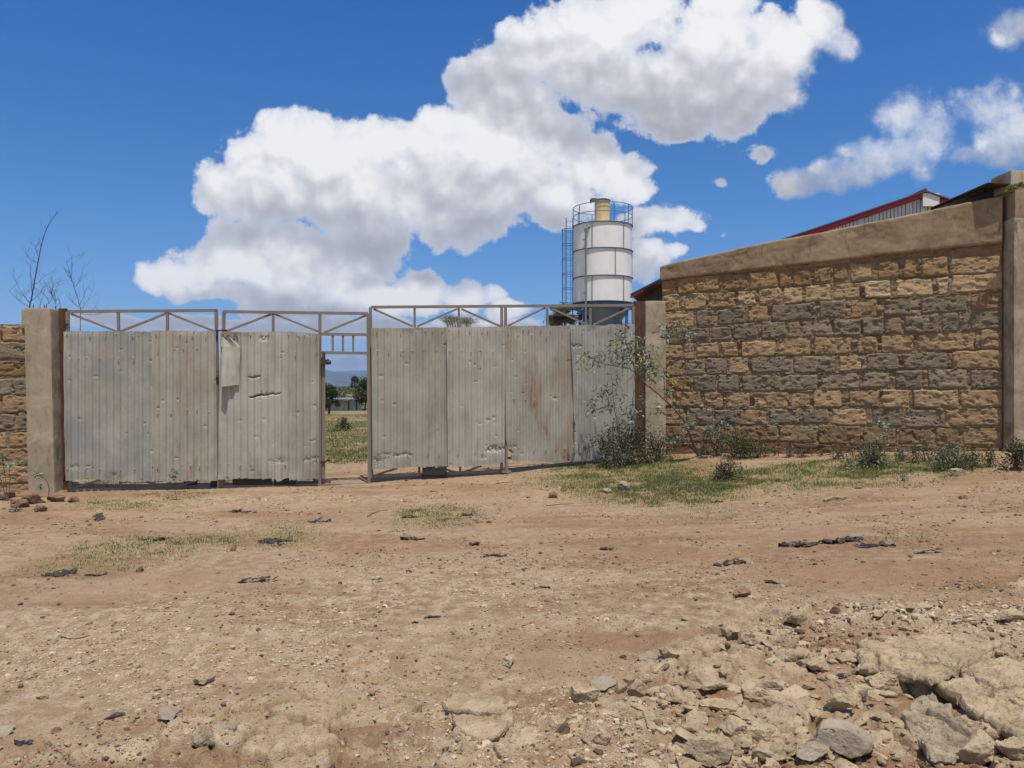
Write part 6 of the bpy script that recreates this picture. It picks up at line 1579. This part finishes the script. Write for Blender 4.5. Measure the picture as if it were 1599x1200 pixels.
# ================================================================== LITTER
def scrap(label, u, v, wpx, hpx, seed, ang=0.0, m='plastic', ragged=.5, name="plastic_scrap", cat='plastic scrap', lift=1.0, cracked=0):
    """crumpled torn strip lying on the ground"""
    b = gp(u, v); d = b[1]; W_ = .92*wpx*d/F; dep = max(.85*hpx*d*d/((EYE-b[2])*F)*.55, .035); g = np.random.default_rng(seed)
    n = max(16, min(150, int(W_/.008))); k = max(6, min(40, int(dep/.008))); a, t = np.meshgrid(np.linspace(-.5, .5, n), np.linspace(-.5, .5, k), indexing='ij')
    wprof = (.35+.65*np.abs(vnoise(a*7*(1+W_)+seed, a*0, seed=seed)))*np.sqrt(np.clip(1-(2*a)**4, 0, 1))+.05
    X = a*W_; Y = (t*wprof)*dep+dep*.25*vnoise(a*5+seed, a*0+3, seed=seed+2)
    cr = fbm(X*22+seed, Y*30, octv=3, seed=seed+5)
    Z = .6*lift*(.030*np.clip(fbm(X*11+seed, Y*14, octv=3, seed=seed+1)+.15, 0, 1)*2+.010*cr)+.006
    ca, sa = math.cos(R(ang)), math.sin(R(ang)); x = b[0]+X*ca-Y*sa; y = b[1]+X*sa+Y*ca; z = H(x.ravel(), y.ravel())[0].reshape(x.shape)+Z
    idx = np.arange(n*k).reshape(n, k); q = np.stack([idx[:-1, :-1], idx[1:, :-1], idx[1:, 1:], idx[:-1, 1:]], -1)
    hole = vnoise(X*28+seed*3, Y*34, seed=seed+8)+.5*vnoise(X*60, Y*70, seed=seed+7)
    keep = (hole[:-1, :-1] < .75-ragged); q = q[keep].reshape(-1, 4)
    V = np.stack([x.ravel(), y.ravel(), z.ravel()], 1); V2 = V-np.array([0, 0, .0015]); q2 = q[:, ::-1]+n*k
    o = np_mesh(name, np.concatenate([V, V2]), np.concatenate([q, q2]), M[m], smooth=True); tag(o, label, cat); return o
scrap('long torn strip of black plastic on the dirt, its left half', 1262, 853, 112, 9, 1, 4, ragged=.35)
scrap('widest crumpled piece of black plastic, middle of the long torn strip', 1318, 848, 74, 16, 2, 6, ragged=.15, lift=1.3)
scrap('crumpled black plastic at the right end of the long torn strip', 1368, 855, 66, 13, 3, -8, ragged=.2, lift=1.2)
scrap('shredded dark plastic right of the long torn strip', 1452, 866, 52, 9, 4, 6, ragged=.5)
scrap('shredded black plastic below the left end of the long strip', 1140, 881, 56, 9, 5, 4, ragged=.45)
scrap('diagonal strip of black plastic on the ground at the far left', 92, 894, 56, 20, 6, 28, ragged=.2)
scrap('thin curved black plastic piece right of the diagonal strip', 150, 895, 38, 8, 7, 4, ragged=.1)
scrap('tangled black plastic in the thin grass below the left gate leaf', 430, 846, 58, 18, 8, 12, ragged=.45)
scrap('small black plastic shreds near the grass in front of the left leaf', 376, 798, 40, 6, 9, 0, ragged=.4)
scrap('bluish plastic shreds in front of the open wicket', 498, 813, 44, 11, 10, 10, ragged=.5)
scrap('black plastic lump left of the tangled plastic', 250, 845, 22, 8, 11, 0, ragged=.1, lift=1.4)
scrap('little black scrap just left of the black plastic lump', 226, 844, 18, 5, 12, 0, ragged=.3)
scrap('broken thin dark strip on the dirt below the tangled plastic', 404, 909, 68, 10, 13, 4, ragged=.55)
scrap('dark plastic strip in front of the right leaf, left of the centre', 645, 842, 44, 7, 14, 2, ragged=.2)
scrap('dark strip and twigs on the dirt near the photo centre', 772, 871, 48, 9, 15, 8, ragged=.4)
scrap('small dark plastic piece above the strip and twigs', 742, 848, 20, 9, 16, 10, ragged=.15)
scrap('thin crossed black scrap on the dirt, photo centre', 846, 918, 32, 8, 17, 8, ragged=.3)
scrap('tiny dark sliver left of the crossed black scrap', 590, 909, 20, 4, 18, 10, ragged=.2)
scrap('curled black rubber-like strip on the dirt, left of centre', 676, 964, 30, 7, 19, 20, ragged=.0, lift=.9)
scrap('small black curl beside the rubber-like strip', 648, 972, 14, 6, 20, 0, ragged=.2)
scrap('small blue-black scrap on the dirt right of centre', 948, 859, 24, 7, 21, 0, ragged=.2)
scrap('dark plastic on the green tuft in front of the right leaf', 734, 804, 28, 8, 22, 0, ragged=.3)
scrap('small curved dark scrap left of the green tuft', 640, 810, 26, 5, 23, 0, ragged=.2)
scrap('black torn shard sticking up near the left gate post', 154, 812, 20, 12, 24, 10, ragged=.0, lift=2.0)
scrap('black plastic shard wedged among the pale rocks, right foreground', 1313, 1060, 20, 20, 25, -50, ragged=.05, lift=1.0)
scrap('dark slate-like shard in the lower left corner', 38, 1162, 32, 20, 26, 10, ragged=0, lift=1.4)
scrap('small dark scrap in the grass below the wall', 1120, 786, 22, 5, 27, 0, ragged=.1)
scrap('short black scrap on the road near the grass edge', 1340, 764, 12, 4, 28, 0, ragged=.0)
scrap('short dark scrap on the road at the right', 1504, 778, 16, 4, 29, 0, ragged=.0)
def stick(label, pts, r, m='palebark', cat='stick'):
    P3 = []
    for (u, v) in pts: p = gp(u, v); P3.append((p[0], p[1], Hf(p[0], p[1])+r*1.4))
    mb = MB(); g = np.random.default_rng(len(label)); L = bez(P3, 12); mb.tube([p+g.normal(size=3)*r*.3 for p in L], np.linspace(r, r*.5, 12), 7)
    o = mb.build("stick", M[m], None, True); tag(o, label, cat); return o
stick('pale dry stick lying on the road below the wall', [(1288,783),(1302,780),(1312,781),(1324,778)], .017)
stick('thin straight twig on the dirt in front of the right gate leaf', [(853,791),(875,790),(897,789)], .005, 'twig', 'twig')
stick('thin twig on the ground near the foot of the right gate leaf', [(775,757),(790,755),(803,754)], .006, 'twig', 'twig')
stick('thin bent twig on the dirt left of the green tuft', [(574,810),(590,802),(606,801)], .005, 'twig', 'twig')
stick('fine curved twig on the dirt at the left', [(84,1001-110),(100,888),(118,893)], .004, 'twig', 'twig')
stick('thin twig lying by the crumbled streak, left of centre', [(96,996),(118,998),(142,993)], .004, 'twig', 'twig')

# ================================================================== AIR
def haze():
    mb = MB(); mb.box((0, 0, 200), (36000, 36000, 580)); o = mb.build("haze", None) if False else None
    m = bpy.data.materials.new("air"); m.use_nodes = True; t = m.node_tree; t.nodes.clear(); out = t.nodes.new('ShaderNodeOutputMaterial')
    v = t.nodes.new('ShaderNodeVolumePrincipled'); v.inputs['Color'].default_value = (.42,.62,1.0,1); v.inputs['Density'].default_value = HAZE_D; v.inputs['Anisotropy'].default_value = 0.0
    t.links.new(v.outputs[0], out.inputs['Volume'])
    o = mb.build("haze", m); tag(o, kind='stuff')
HAZE_D = 0.85e-4
if HAZE_D: haze()
